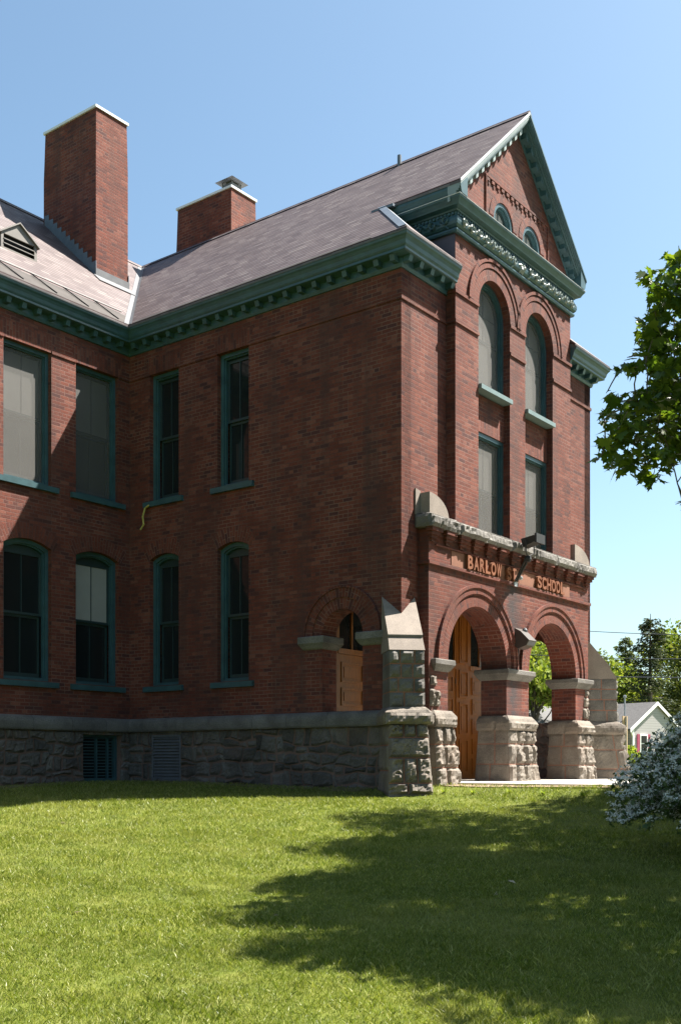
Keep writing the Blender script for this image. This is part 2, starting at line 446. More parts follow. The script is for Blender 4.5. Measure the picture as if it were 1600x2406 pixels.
TAN = paint_mat('tan plywood', (.45,.33,.21), rough=.7, wear=.2)
YELLOW = paint_mat('yellowed rope', (.34,.30,.08), rough=.8)
CREAM = paint_mat('cream ceiling paint', (.66,.62,.52), rough=.6)
WIRE = paint_mat('black cable', (.03,.03,.035), rough=.5)
COPPER = paint_mat('dark slate cladding', (.075,.058,.070), rough=.5)
BARK = stone_mat('grey bark', (.16,.13,.10), vary=.35, fine=16, bump=.9)
POLE = stone_mat('weathered pole wood', (.17,.14,.11), vary=.25, fine=20, bump=.4)

def screen_mat():
    m, nt, b = newmat('grey window screen'); n = N(nt); pos = n.pos()
    c = n.mix(.4, (.088,.085,.079), n.ramp(n.noise(pos, 1.6, 4), [(0.3, (.072,.069,.064)), (0.7, (.104,.099,.091))]))
    n.link(c, b.inputs['Base Color']); b.inputs['Roughness'].default_value = .75
    b.inputs['Alpha'].default_value = .70
    return m
SCREEN = screen_mat()
def glass_mat():
    m, nt, b = newmat('dark window glass'); n = N(nt)
    b.inputs['Base Color'].default_value = (.012,.015,.016,1); b.inputs['Roughness'].default_value = .04
    b.inputs['IOR'].default_value = 1.45; b.inputs['Specular IOR Level'].default_value = .32
    n.bump(n.noise(n.pos(), 1.7, 2), b, .04, .02)
    return m
GLASS = glass_mat()
def wood_mat():
    m, nt, b = newmat('varnished oak'); n = N(nt); pos = n.pos()
    mp = n.add('ShaderNodeMapping'); mp.inputs['Scale'].default_value = (14, 14, 1.1); n.link(pos, mp.inputs['Vector'])
    g = n.noise(mp.outputs[0], 2.2, 5, .6, .8)
    c = n.ramp(g, [(0.3, (.145,.043,.005)), (0.55, (.215,.069,.009)), (0.75, (.29,.105,.016))])
    n.link(c, b.inputs['Base Color']); b.inputs['Roughness'].default_value = .38
    n.bump(g, b, .08, .004)
    return m
WOOD = wood_mat()
def slate_mat():
    m, nt, b = newmat('roof slates'); n = N(nt); uv = n.uv(); pos = n.pos()
    t = n.add('ShaderNodeTexBrick'); n.link(uv, t.inputs['Vector']); t.offset = .5
    t.inputs['Color1'].default_value = (0,0,0,1); t.inputs['Color2'].default_value = (1,1,1,1); t.inputs['Mortar'].default_value = (.3,.3,.3,1)
    t.inputs['Scale'].default_value = 1; t.inputs['Mortar Size'].default_value = .0035; t.inputs['Mortar Smooth'].default_value = .1
    t.inputs['Brick Width'].default_value = .23; t.inputs['Row Height'].default_value = .128
    c = n.ramp(t.outputs['Color'], [(0, (.075,.065,.068)), (.3, (.098,.085,.088)), (.65, (.118,.103,.105)), (.9, (.142,.126,.126)), (1, (.17,.154,.15))])
    c = n.mix(.6, c, n.ramp(n.noise(pos, 1.3, 5, .6), [(0.3, (.75,.73,.76)), (0.7, (1.15,1.1,1.06))]), 'MULTIPLY')
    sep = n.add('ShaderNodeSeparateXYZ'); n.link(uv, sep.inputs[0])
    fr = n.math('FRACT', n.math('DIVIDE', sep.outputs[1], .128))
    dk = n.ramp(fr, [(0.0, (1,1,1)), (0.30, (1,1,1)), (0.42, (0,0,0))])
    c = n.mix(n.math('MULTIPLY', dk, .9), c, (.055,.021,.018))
    c = n.mix(n.math('MULTIPLY', t.outputs['Fac'], .45), c, (.05,.04,.042))
    n.link(c, b.inputs['Base Color']); b.inputs['Roughness'].default_value = .6; b.inputs['Specular IOR Level'].default_value = .2
    h = n.math('MULTIPLY', t.outputs['Color'], .5)
    h = n.math('ADD', h, n.math('MULTIPLY', n.noise(pos, 30, 3), .25))
    n.bump(h, b, .35, .008)
    return m
SLATE = slate_mat()
def soil_like(name, stops, scale=7, bump=.5):
    m, nt, b = newmat(name); n = N(nt); pos = n.pos()
    c = n.ramp(n.noise(pos, scale, 7, .68), stops)
    c = n.mix(.5, c, n.ramp(n.noise(pos, 90, 3, .6), [(0.3,(.5,.5,.5)),(0.7,(1.3,1.3,1.3))]), 'MULTIPLY')
    n.link(c, b.inputs['Base Color']); b.inputs['Roughness'].default_value = .95; b.inputs['Specular IOR Level'].default_value = .15
    n.bump(n.noise(pos, 40, 5, .7), b, bump, .03)
    return m
LAWN = soil_like('lawn ground', [(0.3, (.050,.068,.010)), (0.5, (.090,.110,.016)), (0.72, (.14,.145,.034))], scale=2.2)
SOIL = soil_like('bare soil', [(0.3, (.16,.11,.075)), (0.7, (.34,.25,.18))])
STRAW = soil_like('dry clippings', [(0.3, (.07,.065,.03)), (0.7, (.20,.165,.085))], scale=9)
ASPHALT = soil_like('asphalt', [(0.3, (.055,.055,.057)), (0.7, (.085,.085,.088))], scale=12, bump=.2)

def leaf_mat(name, cols, trans=.45, rough=.45, spec=.4, tcol=None, patch=None):
    m = bpy.data.materials.new(name); m.use_nodes = True; nt = m.node_tree; nt.nodes.clear(); n = N(nt)
    out = n.add('ShaderNodeOutputMaterial'); b = n.add('ShaderNodeBsdfPrincipled'); tr = n.add('ShaderNodeBsdfTranslucent'); mx = n.add('ShaderNodeMixShader')
    k = len(cols)-1
    c = n.ramp(n.island(), [(i/k, q) for i, q in enumerate(cols)])
    c = n.mix(.45, c, n.ramp(n.noise(n.pos(), .9, 3), [(0.3,(.65,.7,.7)),(0.7,(1.25,1.2,1.1))]), 'MULTIPLY')
    if patch: c = n.mix(n.ramp(n.noise(n.pos(), .55, 5, .65), [(.50, (0,0,0)), (.70, (.65,.65,.65))]), c, patch)
    n.link(c, b.inputs['Base Color']); b.inputs['Roughness'].default_value = rough; b.inputs['Specular IOR Level'].default_value = spec
    t = n.mix(1.0, c, tcol or (1.7,1.7,.7), 'MULTIPLY'); n.link(t, tr.inputs['Color'])
    mx.inputs[0].default_value = trans
    n.link(b.outputs[0], mx.inputs[1]); n.link(tr.outputs[0], mx.inputs[2]); n.link(mx.outputs[0], out.inputs[0])
    return m
MAPLE = leaf_mat('maple leaves', [(0.038, 0.076, 0.011), (0.06, 0.105, 0.015), (0.081, 0.129, 0.016), (0.118, 0.16, 0.02)], trans=.38)
GRASS = leaf_mat('grass blades', [(.064,.098,.009), (.116,.156,.014), (.158,.188,.026), (.21,.225,.045), (.37,.36,.14)], trans=.32, rough=.42, spec=.35, tcol=(1.3,1.4,.6), patch=(.27,.265,.085))
SPIREA = leaf_mat('shrub leaves', [(0.036, 0.066, 0.019), (0.058, 0.096, 0.029), (0.084, 0.126, 0.041)], trans=.25)
PETAL = leaf_mat('white blossom', [(.78,.78,.76), (.85,.85,.83), (.90,.90,.88)], trans=.3, rough=.7, spec=.1, tcol=(1,1,1))
DECID = leaf_mat('sunlit deciduous leaves', [(0.071, 0.11, 0.022), (0.11, 0.156, 0.029), (0.162, 0.2, 0.04), (0.221, 0.247, 0.059)], trans=.3, spec=.08, rough=.7)
OLIVE = leaf_mat('olive deciduous leaves', [(0.06, 0.078, 0.024), (0.095, 0.114, 0.036), (0.144, 0.155, 0.053)], trans=.3, spec=.08, rough=.7)
CONIF = leaf_mat('spruce needles', [(.030,.045,.022), (.048,.062,.030), (.075,.085,.042)], trans=.15, spec=.08, rough=.7)
BUSHL = leaf_mat('yellow green bush leaves', [(0.11, 0.165, 0.022), (0.187, 0.242, 0.039), (0.286, 0.319, 0.077)], trans=.35, spec=.08, rough=.7)

# ------------------------------------------------------------ ground, road, walk (the setting)
def axis(lo, hi, near, step):
    a = []; x = near[0]
    while x < near[1]: a.append(x); x += step
    st = step*2; x = near[1]
    while x < hi: a.append(x); x += st; st *= 1.35
    a.append(hi)
    st = step*2; x = near[0]-st; pre = []
    while x > lo: pre.append(x); st *= 1.35; x -= st
    pre.append(lo)
    return pre[::-1] + a
gx = axis(-3000, 3000, (-22, 26), .8); gy = axis(-3000, 3000, (-22, 22), .8)
g = MB()
for y in gy:
    for x in gx: g.v.append((x, y, gz(x, y)))
nx = len(gx)
for j in range(len(gy)-1):
    for i in range(nx-1): g.f.append((j*nx+i, j*nx+i+1, (j+1)*nx+i+1, (j+1)*nx+i)); g.m.append(0)
tag(g.build('lawn_ground', LAWN, smooth=True), kind='structure')
def strip(name, pts_l, pts_r, mat, lift, thick=0.0):
    s = MB()
    for k in range(len(pts_l)-1):
        q = [pts_l[k], pts_r[k], pts_r[k+1], pts_l[k+1]]
        lo = [(p[0], p[1], gz(*p[:2])-0.1) for p in q]; hi = [(p[0], p[1], gz(*p[:2])+lift) for p in q]
        if len(pts_l[0]) == 3: hi = [(p[0], p[1], p[2]) for p in q]
        s.prism(lo, hi)
    return tag(s.build(name, mat), kind='structure')
# concrete walk from the porch towards the street
WZ = -0.335
pl = [(1.2, 0.3-k*1.0, WZ if k < 5 else WZ-0.03*(k-4)) for k in range(0, 26)]
pr = [(9.6, 0.3-k*1.0, WZ if k < 5 else WZ-0.03*(k-4)) for k in range(0, 26)]
strip('walk', pl, pr, CONCRETE, .0)
strip('soil_strip', [(0.62-.1*math.sin(k*1.7), -.45-k*.9) for k in range(0, 12)], [(1.2, -.45-k*.9) for k in range(0, 12)], SOIL, .012)
strip('wall_foot_litter', [(-.5-.12*math.sin(k*2.1), 0.6+k*.62) for k in range(0, 11)], [(-.04, 0.6+k*.62) for k in range(0, 11)], STRAW, .012)
strip('wall_foot_litter', [(-9+k*.85, 6.38+.1*math.sin(k*2.3)) for k in range(0, 11)], [(-9+k*.85, 6.88) for k in range(0, 11)], STRAW, .012)
# side street beyond the school
strip('road', [(27, -160+k*20) for k in range(20)], [(34, -160+k*20) for k in range(20)], ASPHALT, .03)
strip('kerb', [(26.7, -160+k*20) for k in range(20)], [(27, -160+k*20) for k in range(20)], CONCRETE, .14)
strip('kerb', [(34, -160+k*20) for k in range(20)], [(34.3, -160+k*20) for k in range(20)], CONCRETE, .14)
strip('pavement', [(35.6, -160+k*20) for k in range(20)], [(37, -160+k*20) for k in range(20)], CONCRETE, .05)

# ------------------------------------------------------------ the schoolhouse
SCH = thing('school_building', 'red brick schoolhouse with arched porch, slate roofs and two chimneys on the lawn', 'building', (0, 0, -.4))
YI = 6.92; ZE = 9.05; PITCH = .92; OV = .33; CXM = 3.83; XR = 7.65; YF = -.2
def part(mb, name, mat, **k): return mb.build(name, mat, SCH, **k)

# --- window openings
UP_L = [(5.457, 6.31), (3.545, 4.375)]
OPEN_L = []        # on the shaded side wall (u = y)
for a, b in UP_L: OPEN_L.append((a, b, 5.46, 8.085, 'flat', 0))
for a, b in UP_L: OPEN_L.append((a, b, 1.62, 4.34, 'seg', .11))
WING_U = [(-3.14, -2.03), (-1.43, -.31), (-5.6, -4.49), (-7.31, -6.2)]
OPEN_W = []
for a, b in WING_U: OPEN_W.append((a, b, 5.46, 8.085, 'flat', 0))
for a, b in WING_U: OPEN_W.append((a, b, 1.62, 4.35, 'seg', .14))
SA = (.83, 1.745, 2.345)     # side arch: y0, y1, spring

def window(fr, u0, u1, v0, v1, kind='flat', rise=.1, rec=.10, blind=None, screen=True, sill=True, label=None, sillmat=None, sash_in=.05, sill_ov=.14, sill_h=.125, mat=None):
    T = mat or TEAL
    f = MB()
    plate(f, fr, opening(u0, u1, v0, v1, kind, rise), [inset(u0, u1, v0, v1, kind, .075, rise, .05)], -rec-.10, -rec)
    # slim bead inside the frame
    plate(f, fr, inset(u0, u1, v0, v1, kind, .075, rise, .05), [inset(u0, u1, v0, v1, kind, .10, rise, .07)], -rec-.10, -rec-.04)
    win = part(f, 'window', T, label=label)
    a, b = u0+.10, u1-.10
    top = v1 if kind != 'arch' else v1 + (u1-u0)/2
    zt = v1-.11 if kind == 'flat' else (v1-rise*.9-.10 if kind == 'seg' else v1)
    mid = (v0 + (zt if kind != 'arch' else top-.2))/2 + .03
    s = MB(); d0 = rec+.10
    def bar(x0, x1, z0, z1, w0, w1): s.hexa([fr(x0,z0,w0),fr(x1,z0,w0),fr(x1,z0,w1),fr(x0,z0,w1),fr(x0,z1,w0),fr(x1,z1,w0),fr(x1,z1,w1),fr(x0,z1,w1)])
    wl0, wl1, wu0, wu1 = -rec-.19, -rec-.145, -rec-.14, -rec-.10
    c = (a+b)/2
    bar(a, b, v0+.075, v0+.155, wl0, wl1); bar(a, b, mid-.05, mid, wl0, wl1)
    bar(a, a+.05, v0+.155, mid-.05, wl0, wl1); bar(b-.05, b, v0+.155, mid-.05, wl0, wl1); bar(c-.010, c+.010, v0+.155, mid-.05, wl0+.005, wl1-.005)
    bar(a, b, mid, mid+.05, wu0, wu1)
    if kind != 'arch':
        bar(a, b, zt-.06, zt, wu0, wu1)
        bar(a, a+.05, mid+.05, zt-.06, wu0, wu1); bar(b-.05, b, mid+.05, zt-.06, wu0, wu1); bar(c-.010, c+.010, mid+.05, zt-.06, wu0+.005, wu1-.005)
        if kind == 'seg': plate(s, fr, opening(a-.02, b+.02, zt-.005, v1-.09, 'seg', rise*.85), [], wu0-.01, wu0+.02)
    else:
        bar(a, a+.05, mid+.05, v1, wu0, wu1); bar(b-.05, b, mid+.05, v1, wu0, wu1); bar(c-.010, c+.010, mid+.05, top-.15, wu0+.005, wu1-.005)
        plate(s, fr, opening(a, b, v1-.001, v1, 'arch'), [opening(a+.05, b-.05, v1+.0, v1, 'arch')[2:]], wu0, wu1)
    s.build('sash', SASHM, win)
    p = MB()
    def pane(x0, x1, z0, z1, w): p.face([fr(x0,z0,w), fr(x1,z0,w), fr(x1,z1,w), fr(x0,z1,w)])
    pane(a, b, v0+.07, mid, -rec-.17)
    if kind == 'arch':
        q = opening(a, b, mid, v1, 'arch'); p.face([fr(x, z, -rec-.125) for x, z in q])
    else: pane(a, b, mid, zt+.02, -rec-.125)
    p.build('pane', GLASS, win)
    if blind and kind == 'arch':
        bl = MB(); bl.face([fr(x, z, -rec-.118) for x, z in opening(a, b, v0+.1, v1, 'arch')]); bl.build('blind', SHADE, win)
    elif blind:
        bl = MB(); z0 = blind if blind > 2 else mid
        bl.hexa([fr(a+.05,z0,-rec-.117),fr(b-.05,z0,-rec-.117),fr(b-.05,z0,-rec-.112),fr(a+.05,z0,-rec-.112),fr(a+.05,zt-.06,-rec-.117),fr(b-.05,zt-.06,-rec-.117),fr(b-.05,zt-.06,-rec-.112),fr(a+.05,zt-.06,-rec-.112)])
        bl.build('blind', SHADE, win)
    if screen:
        k = MB(); w_ = -rec-.075
        q = inset(u0, u1, v0, v1, kind, .10, rise, .06)
        k.face([fr(x, z, w_) for x, z in q])
        k.build('screen', SCREEN, win)
        kf = MB()
    if sill:
        q = MB()
        o = sill_ov
        pts = [(-rec-.1, v0), (.07, v0-.02), (.07, v0-sill_h), (-rec-.1, v0-sill_h)]
        q.prism([fr(u0-o, z, w_) for w_, z in pts], [fr(u1+o, z, w_) for w_, z in pts])
        q.build('sill', sillmat or TEAL, win)
    return win

# --- shaded side wall
mb = MB(); fl = FXn(0)
plate(mb, fl, rect(0.43, YI+.3, .93, 8.95), [opening(a, b, c, d, k, r) for a, b, c, d, k, r in OPEN_L] + [opening(SA[0], SA[1], .94, SA[2], 'arch')], -.43, 0)
plate(mb, fl, rect(0, .4295, .93, 8.95), [], -.3, 0)
part(mb, 'wall', BRICK)
for i, (a, b, c, d, k, r) in enumerate(OPEN_L):
    window(fl, a, b, c, d, k, r, screen=False)
# --- wing wall
mb = MB(); fw_ = FY(YI)
plate(mb, fw_, rect(-12, -.001, .93, 8.95), [opening(a, b, c, d, k, r) for a, b, c, d, k, r in OPEN_W], -.35, 0)
plate(mb, FXn(-12), rect(YI, 14.5, -.6, 8.95), [], -.35, 0)
part(mb, 'wall', BRICK)
for i, (a, b, c, d, k, r) in enumerate(OPEN_W):
    window(fw_, a, b, c, d, k, r, screen=(i < 4), blind=(1 if i == 5 or i < 4 else None), label='sash window with a pale blind in its upper half' if i == 5 else None)
# flat soldier arches and brick bands
mb = MB()
for fr, ops in ((fl, OPEN_L), (fw_, OPEN_W)):
    for (a, b, c, d, k, r) in ops:
        if k == 'flat':
            mb = MB(); plate(mb, fr, [(a-.02, d+.001), (b+.02, d+.001), (b+.12, d+.33), (a-.12, d+.33)], [], -.05, .004); part(mb, 'lintel', SOLDIER)
for fr, ops in ((fl, OPEN_L), (fw_, OPEN_W)):
    for (a, b, c, d, k, r) in ops:
        if k == 'seg':
            h = (b-a)/2; rr = (h*h+r*r)/(2*r); an = math.degrees(math.asin(h/rr))
            mb = MB(); ring(mb, fr, (a+b)/2, d-rr, rr, rr+.30, -.05, .006, 90-an-3, 90+an+3, 12); part(mb, 'arch_ring', BRICK)
mb = MB()
prof = [(-.02, 8.06), (.022, 8.065), (.026, 8.125), (-.02, 8.14)]
for p0, p1 in (((-12, YI), (-7.31, YI)), ((-6.2, YI), (-5.6, YI)), ((-4.49, YI), (-3.14, YI)), ((-2.03, YI), (-1.43, YI)), ((-.31, YI), (0, YI))):
    mb = MB(); mb.sweep([p0, p1], prof); part(mb, 'brick_band', BRICK)
for pth in ([(0, YI), (0, 6.31)], [(0, 5.457), (0, 4.375)], [(0, 3.545), (0, 0), (1.456, 0)], [(6.2, 0), (XR, 0), (XR, 14)]):
    mb = MB(); mb.sweep(pth, prof); part(mb, 'brick_band', BRICK)

# --- corner blocks, right wall, back wall
mb = MB(); ff = FY(0)
plate(mb, ff, [(.001, .93), (.6, .93), (.6, 4.15), (1.6, 4.15), (1.6, 8.95), (.001, 8.95)], [], -.3, 0)
plate(mb, ff, [(7.08, .93), (XR-.001, .93), (XR-.001, 8.95), (6.05, 8.95), (6.05, 4.15), (7.08, 4.15)], [], -.3, 0)
plate(mb, FXp(XR), rect(.3, 14.5, .93, 8.95), [opening(SA[0]-.1, SA[1]+.1, .94, SA[2], 'arch')], -.43, 0)
plate(mb, FXp(XR), rect(0, .3, .93, 8.95), [], -.3, 0)
mb.box(-12, XR, 14.2, 14.5, -.6, 8.95)
part(mb, 'wall', BRICK)

# --- projecting bay
BW = [(2.282, 3.506), (4.145, 5.365)]
mb = MB(); fb = FY(YF)
plate(mb, fb, rect(1.456, 6.204, 4.1, 9.80), [opening(a, b, 4.12, 8.68, 'arch') for a, b in BW], -.30, 0)
part(mb, 'bay_wall', BRICK)
for a, b in BW:
    sp = MB(); ss = MB()
    plate(sp, fb, rect(a+.001, b-.001, 6.66, 7.062), [], -.29, -.125)
    plate(ss, fb, rect(a+.001, b-.001, 6.36, 6.6595), [], -.29, -.125)
    part(sp, 'spandrel', BRICK); part(ss, 'lintel', SOLDIER)
for a, b in BW:
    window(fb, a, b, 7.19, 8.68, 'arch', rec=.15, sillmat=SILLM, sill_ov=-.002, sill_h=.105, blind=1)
    window(fb, a, b, 4.25, 6.36, 'flat', rec=.15, sill=False, blind=1)
for a, b in BW:
    mb = MB(); c = (a+b)/2; r = (b-a)/2
    ring(mb, fb, c, 8.68, r, r+.20, -.02, .012)
    ring(mb, fb, c, 8.68, r+.20, r+.225, -.02, .001)
    ring(mb, fb, c, 8.68, r+.225, r+.315, -.02, .028, legs=0)
    ring(mb, fb, c, 8.68, r+.335, r+.395, -.02, .045)
    part(mb, 'arch_ring', BRICK)
mb = MB()
for z, t in ((8.615, .026), (8.07, .026)):
    pf = [(-.02, z), (t, z), (t, z+.062), (-.02, z+.078)]
    for pth in ([(1.456, 0), (1.456, YF), (2.28, YF)], [(3.508, YF), (4.143, YF)], [(5.367, YF), (6.204, YF), (6.204, 0)]):
        mb = MB(); mb.sweep(pth, pf); part(mb, 'brick_band', BRICK)
mb = MB()
for x0, x1 in ((1.30, 1.456), (6.204, 6.36)): mb.box(x0+.0, x1, YF, 1.6, 8.3, 10.45)
for a, b in ((1.450, 1.49), (6.17, 6.21)):
    mb2 = MB(); mb2.box(a, b, YF+.004, 1.8, 9.0, 10.40); part(mb2, 'bay_cheek', COPPER)

# --- gable wall with lunette windows
LUN = [(2.86, 3.63), (4.03, 4.80)]
zr = lambda x: ZE + PITCH*((x if x < CXM else 2*CXM-x)+OV)
mb = MB()
plate(mb, fb, [(1.46, 9.80), (6.20, 9.80), (6.20, zr(1.46)-.14), (CXM, zr(CXM)-.16), (1.46, zr(1.46)-.14)], [opening(a, b, 10.2, 10.56, 'arch') for a, b in LUN], -.28, -.003)
part(mb, 'gable_wall', BRICK)
for a, b in LUN: window(fb, a, b, 10.22, 10.56, 'arch', rec=.015, screen=False, sill=False, blind=1)
for a, b in LUN:
    mb = MB(); ring(mb, fb, (a+b)/2, 10.56, (b-a)/2, (b-a)/2+.16, -.02, .008); part(mb, 'arch_ring', BRICK)
mb = MB()
# raised panel edge with a row of brick teeth
x = 2.58
plate(mb, fb, rect(2.53, 5.13, 11.22, 11.26), [], -.01, .026)
plate(mb, fb, rect(2.53, 2.556, 10.28, 11.219), [], -.01, .03); plate(mb, fb, rect(5.104, 5.13, 10.28, 11.219), [], -.01, .03)
while x < 5.05:
    plate(mb, fb, rect(x, x+.10, 11.15, 11.205), [], -.01, .020); plate(mb, fb, rect(x+.06, x+.10, 11.085, 11.149), [], -.01, .014); x += .19
part(mb, 'brick_trim', BRICK)

# --- gable entablature and rakes
GP = [(1.456, 1.35), (1.456, YF), (6.204, YF), (6.204, 1.35)]
mb = MB(); mb.sweep(GP, [(-.05, 9.70), (.055, 9.70), (.07, 9.735), (.07, 9.76), (.04, 9.785), (.06, 9.79), (.095, 9.83), (.108, 9.88), (.108, 9.93), (.09, 9.975), (.05, 10.008), (-.05, 10.012)]); part(mb, 'frieze', TEAL)
mb = MB(); mb.sweep(GP, [(-.05, 10.015), (.035, 10.015), (.045, 10.07), (.075, 10.075), (.085, 10.10), (.12, 10.115), (.17, 10.13), (.18, 10.155), (.21, 10.205), (.235, 10.235), (.242, 10.262), (-.05, 10.275)])
for k in range(60):
    x = 1.43 + k*.0805
    if x < 6.2: mb.box(x, x+.042, YF-.068, YF-.03, 10.02, 10.066)
for k in range(18):
    y = YF + k*.0805
    mb.box(1.456-.068, 1.456-.03, y, y+.042, 10.02, 10.066)
part(mb, 'gable_cornice', TEAL)
mb = MB()
mb.sweep(GP, [(.18, 10.276), (.248, 10.266), (.250, 10.274), (.0, 10.292)])
part(mb, 'drip_flashing', WHITE)
for sg in (1, -1):
    mb = MB(); X_ = (lambda x: x) if sg > 0 else (lambda x: 2*CXM-x)
    pts = [(1.46, 10.28), (1.275, 10.285), (1.245, 10.33), (1.225, 10.40), (1.222, zr(1.222)-.025), (1.46, zr(1.46)-.025)]
    mb.prism([(X_(x), -.455, z) for x, z in pts], [(X_(x), 1.5, z) for x, z in pts]); part(mb, 'eave_gutter', TEAL)
# swag relief on the frieze: scrolls, leaves and a centre cartouche
mb = MB()
def bulge(v): return interp(v, [(9.79,.06),(9.83,.095),(9.88,.108),(9.93,.108),(9.975,.09),(10.01,.05)])
def scroll(fr, u, v, r, sgn, depth=.035, th=.017):
    pts = []
    for k in range(15):
        a = k/14*math.pi*2.6; q = r*(1 - .78*k/14)
        pts.append(Vector(fr(u + sgn*q*math.cos(a), v + q*math.sin(a), bulge(v + q*math.sin(a)) + depth*(.3+.5*k/14))))
    mb.tube(pts, [th*(1-.3*k/14) for k in range(15)], 5)
    c = Vector(fr(u, v, .03+depth)); mb.lathe((0,0,0), [(0,0)], 3)
def leafblob(fr, u, v, a, L, wd):
    p = []
    for t, s in ((0,0),(.35,.5),(.7,.4),(1,0),(.7,-.4),(.35,-.5)):
        p.append((u + L*t*math.cos(a) - wd*s*math.sin(a), v + L*t*math.sin(a) + wd*s*math.cos(a)))
    c = (u+L*.45*math.cos(a), v+L*.45*math.sin(a))
    for i in range(6):
        mb.face([fr(*p[i], bulge(p[i][1])+.002), fr(*p[(i+1)%6], bulge(p[(i+1)%6][1])+.002), fr(*c, bulge(c[1])+.035)])
rf = random.Random(4)
def frieze_run(fr, u0, u1):
    L = u1-u0; n = max(2, round(L/.27)); mid = (u0+u1)/2
    for k in range(n):
        u = u0 + (k+.5)*L/n; s = 1 if u < mid else -1
        scroll(fr, u, 9.90 + .010*(-1)**k, .092, s, .045, .022)
        leafblob(fr, u+.135*s, 9.95, R(200 if s > 0 else -20), .12, .07); leafblob(fr, u+.10*s, 9.86, R(30 if s > 0 else 150), .13, .07)
        leafblob(fr, u-.02, 9.995, R(rf.uniform(-40, 40)), .11, .05); leafblob(fr, u+.03, 9.825, R(rf.uniform(140, 220)), .11, .05)
frieze_run(fb, 1.47, 3.62); part(mb, 'frieze_relief', TEAL_LIT); mb = MB(); frieze_run(fb, 4.04, 6.19); part(mb, 'frieze_relief', TEAL_LIT); mb = MB()
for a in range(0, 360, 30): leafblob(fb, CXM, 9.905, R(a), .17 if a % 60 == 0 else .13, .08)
part(mb, 'frieze_relief', TEAL_LIT)
mb = MB(); frieze_run(FXn(1.456), -.18, 1.2); part(mb, 'frieze_relief', TEAL)  # shaded return keeps dark teal, so shade is painted in
# rakes
YRK = -.46
for sg in (1, -1):
    def X(x): return x if sg > 0 else 2*CXM - x
    x0, x1 = 1.215, CXM
    sl_ = PITCH; ca = 1/math.hypot(1, sl_)
    def slab(mb, top, bot, y0, y1, xa=x0, xb=x1, m=0):
        pts = [(xa, zr(xa)+top), (xb, zr(xb)+top), (xb, zr(xb)+bot), (xa, zr(xa)+bot)]
        mb.prism([(X(x), y0, z) for x, z in pts], [(X(x), y1, z) for x, z in pts], m)
    mb = MB()
    # crown moulding in steps, facing the street
    for (t, b_, yy) in ((-.004, -.05, YRK), (-.05, -.085, YRK+.012), (-.085, -.12, YRK+.032), (-.12, -.15, YRK+.055)):
        slab(mb, t, b_, yy, YF+.02)
    slab(mb, -.15, -.19, YRK+.10, YF+.01); slab(mb, -.19, -.30, YF-.03, YF+.02)
    x = x0+.10
    while x < CXM-.12:
        pts = [(x, zr(x)-.191), (x+.085, zr(x+.085)-.191), (x+.085, zr(x+.085)-.295), (x, zr(x)-.295)]
        mb.prism([(X(a), YRK+.115, z) for a, z in pts], [(X(a), YF-.03, z) for a, z in pts]); x += .213
    part(mb, 'rake', TEAL_LIT if sg > 0 else TEAL)  # lit rake pale, shaded rake dark: light painted into the two teals
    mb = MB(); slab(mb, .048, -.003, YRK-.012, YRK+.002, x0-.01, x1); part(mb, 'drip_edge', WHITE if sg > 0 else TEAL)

# --- main cornice with modillions
CP = [(-12, YI), (0, YI), (0, 0), (1.456, 0)]; CP2 = [(6.204, 0), (XR, 0), (XR, 14.5)]
prof = [(-.05, 8.60), (.03, 8.60), (.045, 8.64), (.05, 8.66), (.05, 8.765), (.22, 8.775), (.245, 8.785), (.245, 8.825), (.255, 8.835), (.27, 8.86), (.285, 8.92), (.31, 8.965), (.335, 8.99), (.345, 9.03), (-.05, 9.04)]
mb = MB()
for P_ in (CP, CP2): mb.sweep(P_, prof)
def modrun(fr, u0, u1, sp=.345):
    n = int((u1-u0)/sp); off = ((u1-u0)-n*sp)/2
    for k in range(n+1):
        u = u0+off+k*sp
        mb.hexa([fr(u-.05,8.675,.04),fr(u+.05,8.675,.04),fr(u+.05,8.675,.17),fr(u-.05,8.675,.17),fr(u-.05,8.772,.04),fr(u+.05,8.772,.04),fr(u+.05,8.772,.205),fr(u-.05,8.772,.205)])
modrun(fl, .02, YI-.25); modrun(fw_, -11.9, -.25); modrun(ff, .02, 1.40); modrun(ff, 6.25, XR-.02); modrun(FXp(XR), .1, 14)
part(mb, 'cornice', TEAL)
mb = MB()
for P_ in (CP, CP2): mb.sweep(P_, [(.18, 9.042), (.352, 9.032), (.356, 9.05), (.20, 9.13)])
part(mb, 'gutter_edge', GALV)

# --- roof
mb = MB(); TH = .05
def roofpoly(pts, ax):
    """pts (x,y); ax 'x+' height grows with x from -OV, 'x-' mirrored, 'y' from the wing eave, 'yf' from the front eave, 'yb' back slope"""
    def z(x, y):
        return {'x+': ZE+PITCH*(x+OV), 'x-': ZE+PITCH*(2*CXM-x+OV), 'y': ZE+PITCH*(y-(YI-OV)), 'yf': ZE+PITCH*(y+OV), 'yb': ZE+PITCH*(14.9-y)}[ax]
    sl2 = math.hypot(1, PITCH)
    uv = [((p[1] if ax[0] == 'x' else p[0]), {'x+': p[0], 'x-': -p[0], 'y': p[1], 'yf': p[1], 'yb': -p[1]}[ax]*sl2) for p in pts]
    top = [(p[0], p[1], z(*p)+TH) for p in pts]; bot = [(p[0], p[1], z(*p)-.02) for p in pts]
    mb.face(top, 0, uv)
    for k in range(len(pts)):
        j = (k+1) % len(pts); mb.face([bot[k], bot[j], top[j], top[k]], 0)
    mb.face(bot[::-1], 0)
ye = YI-OV; rl = CXM+OV; yr = ye+rl
roofpoly([(-OV, ye), (-OV, -OV), (1.21, 1.21)], 'x+')
roofpoly([(-OV, ye), (1.21, 1.21), (1.21, ye+1.54)], 'x+')
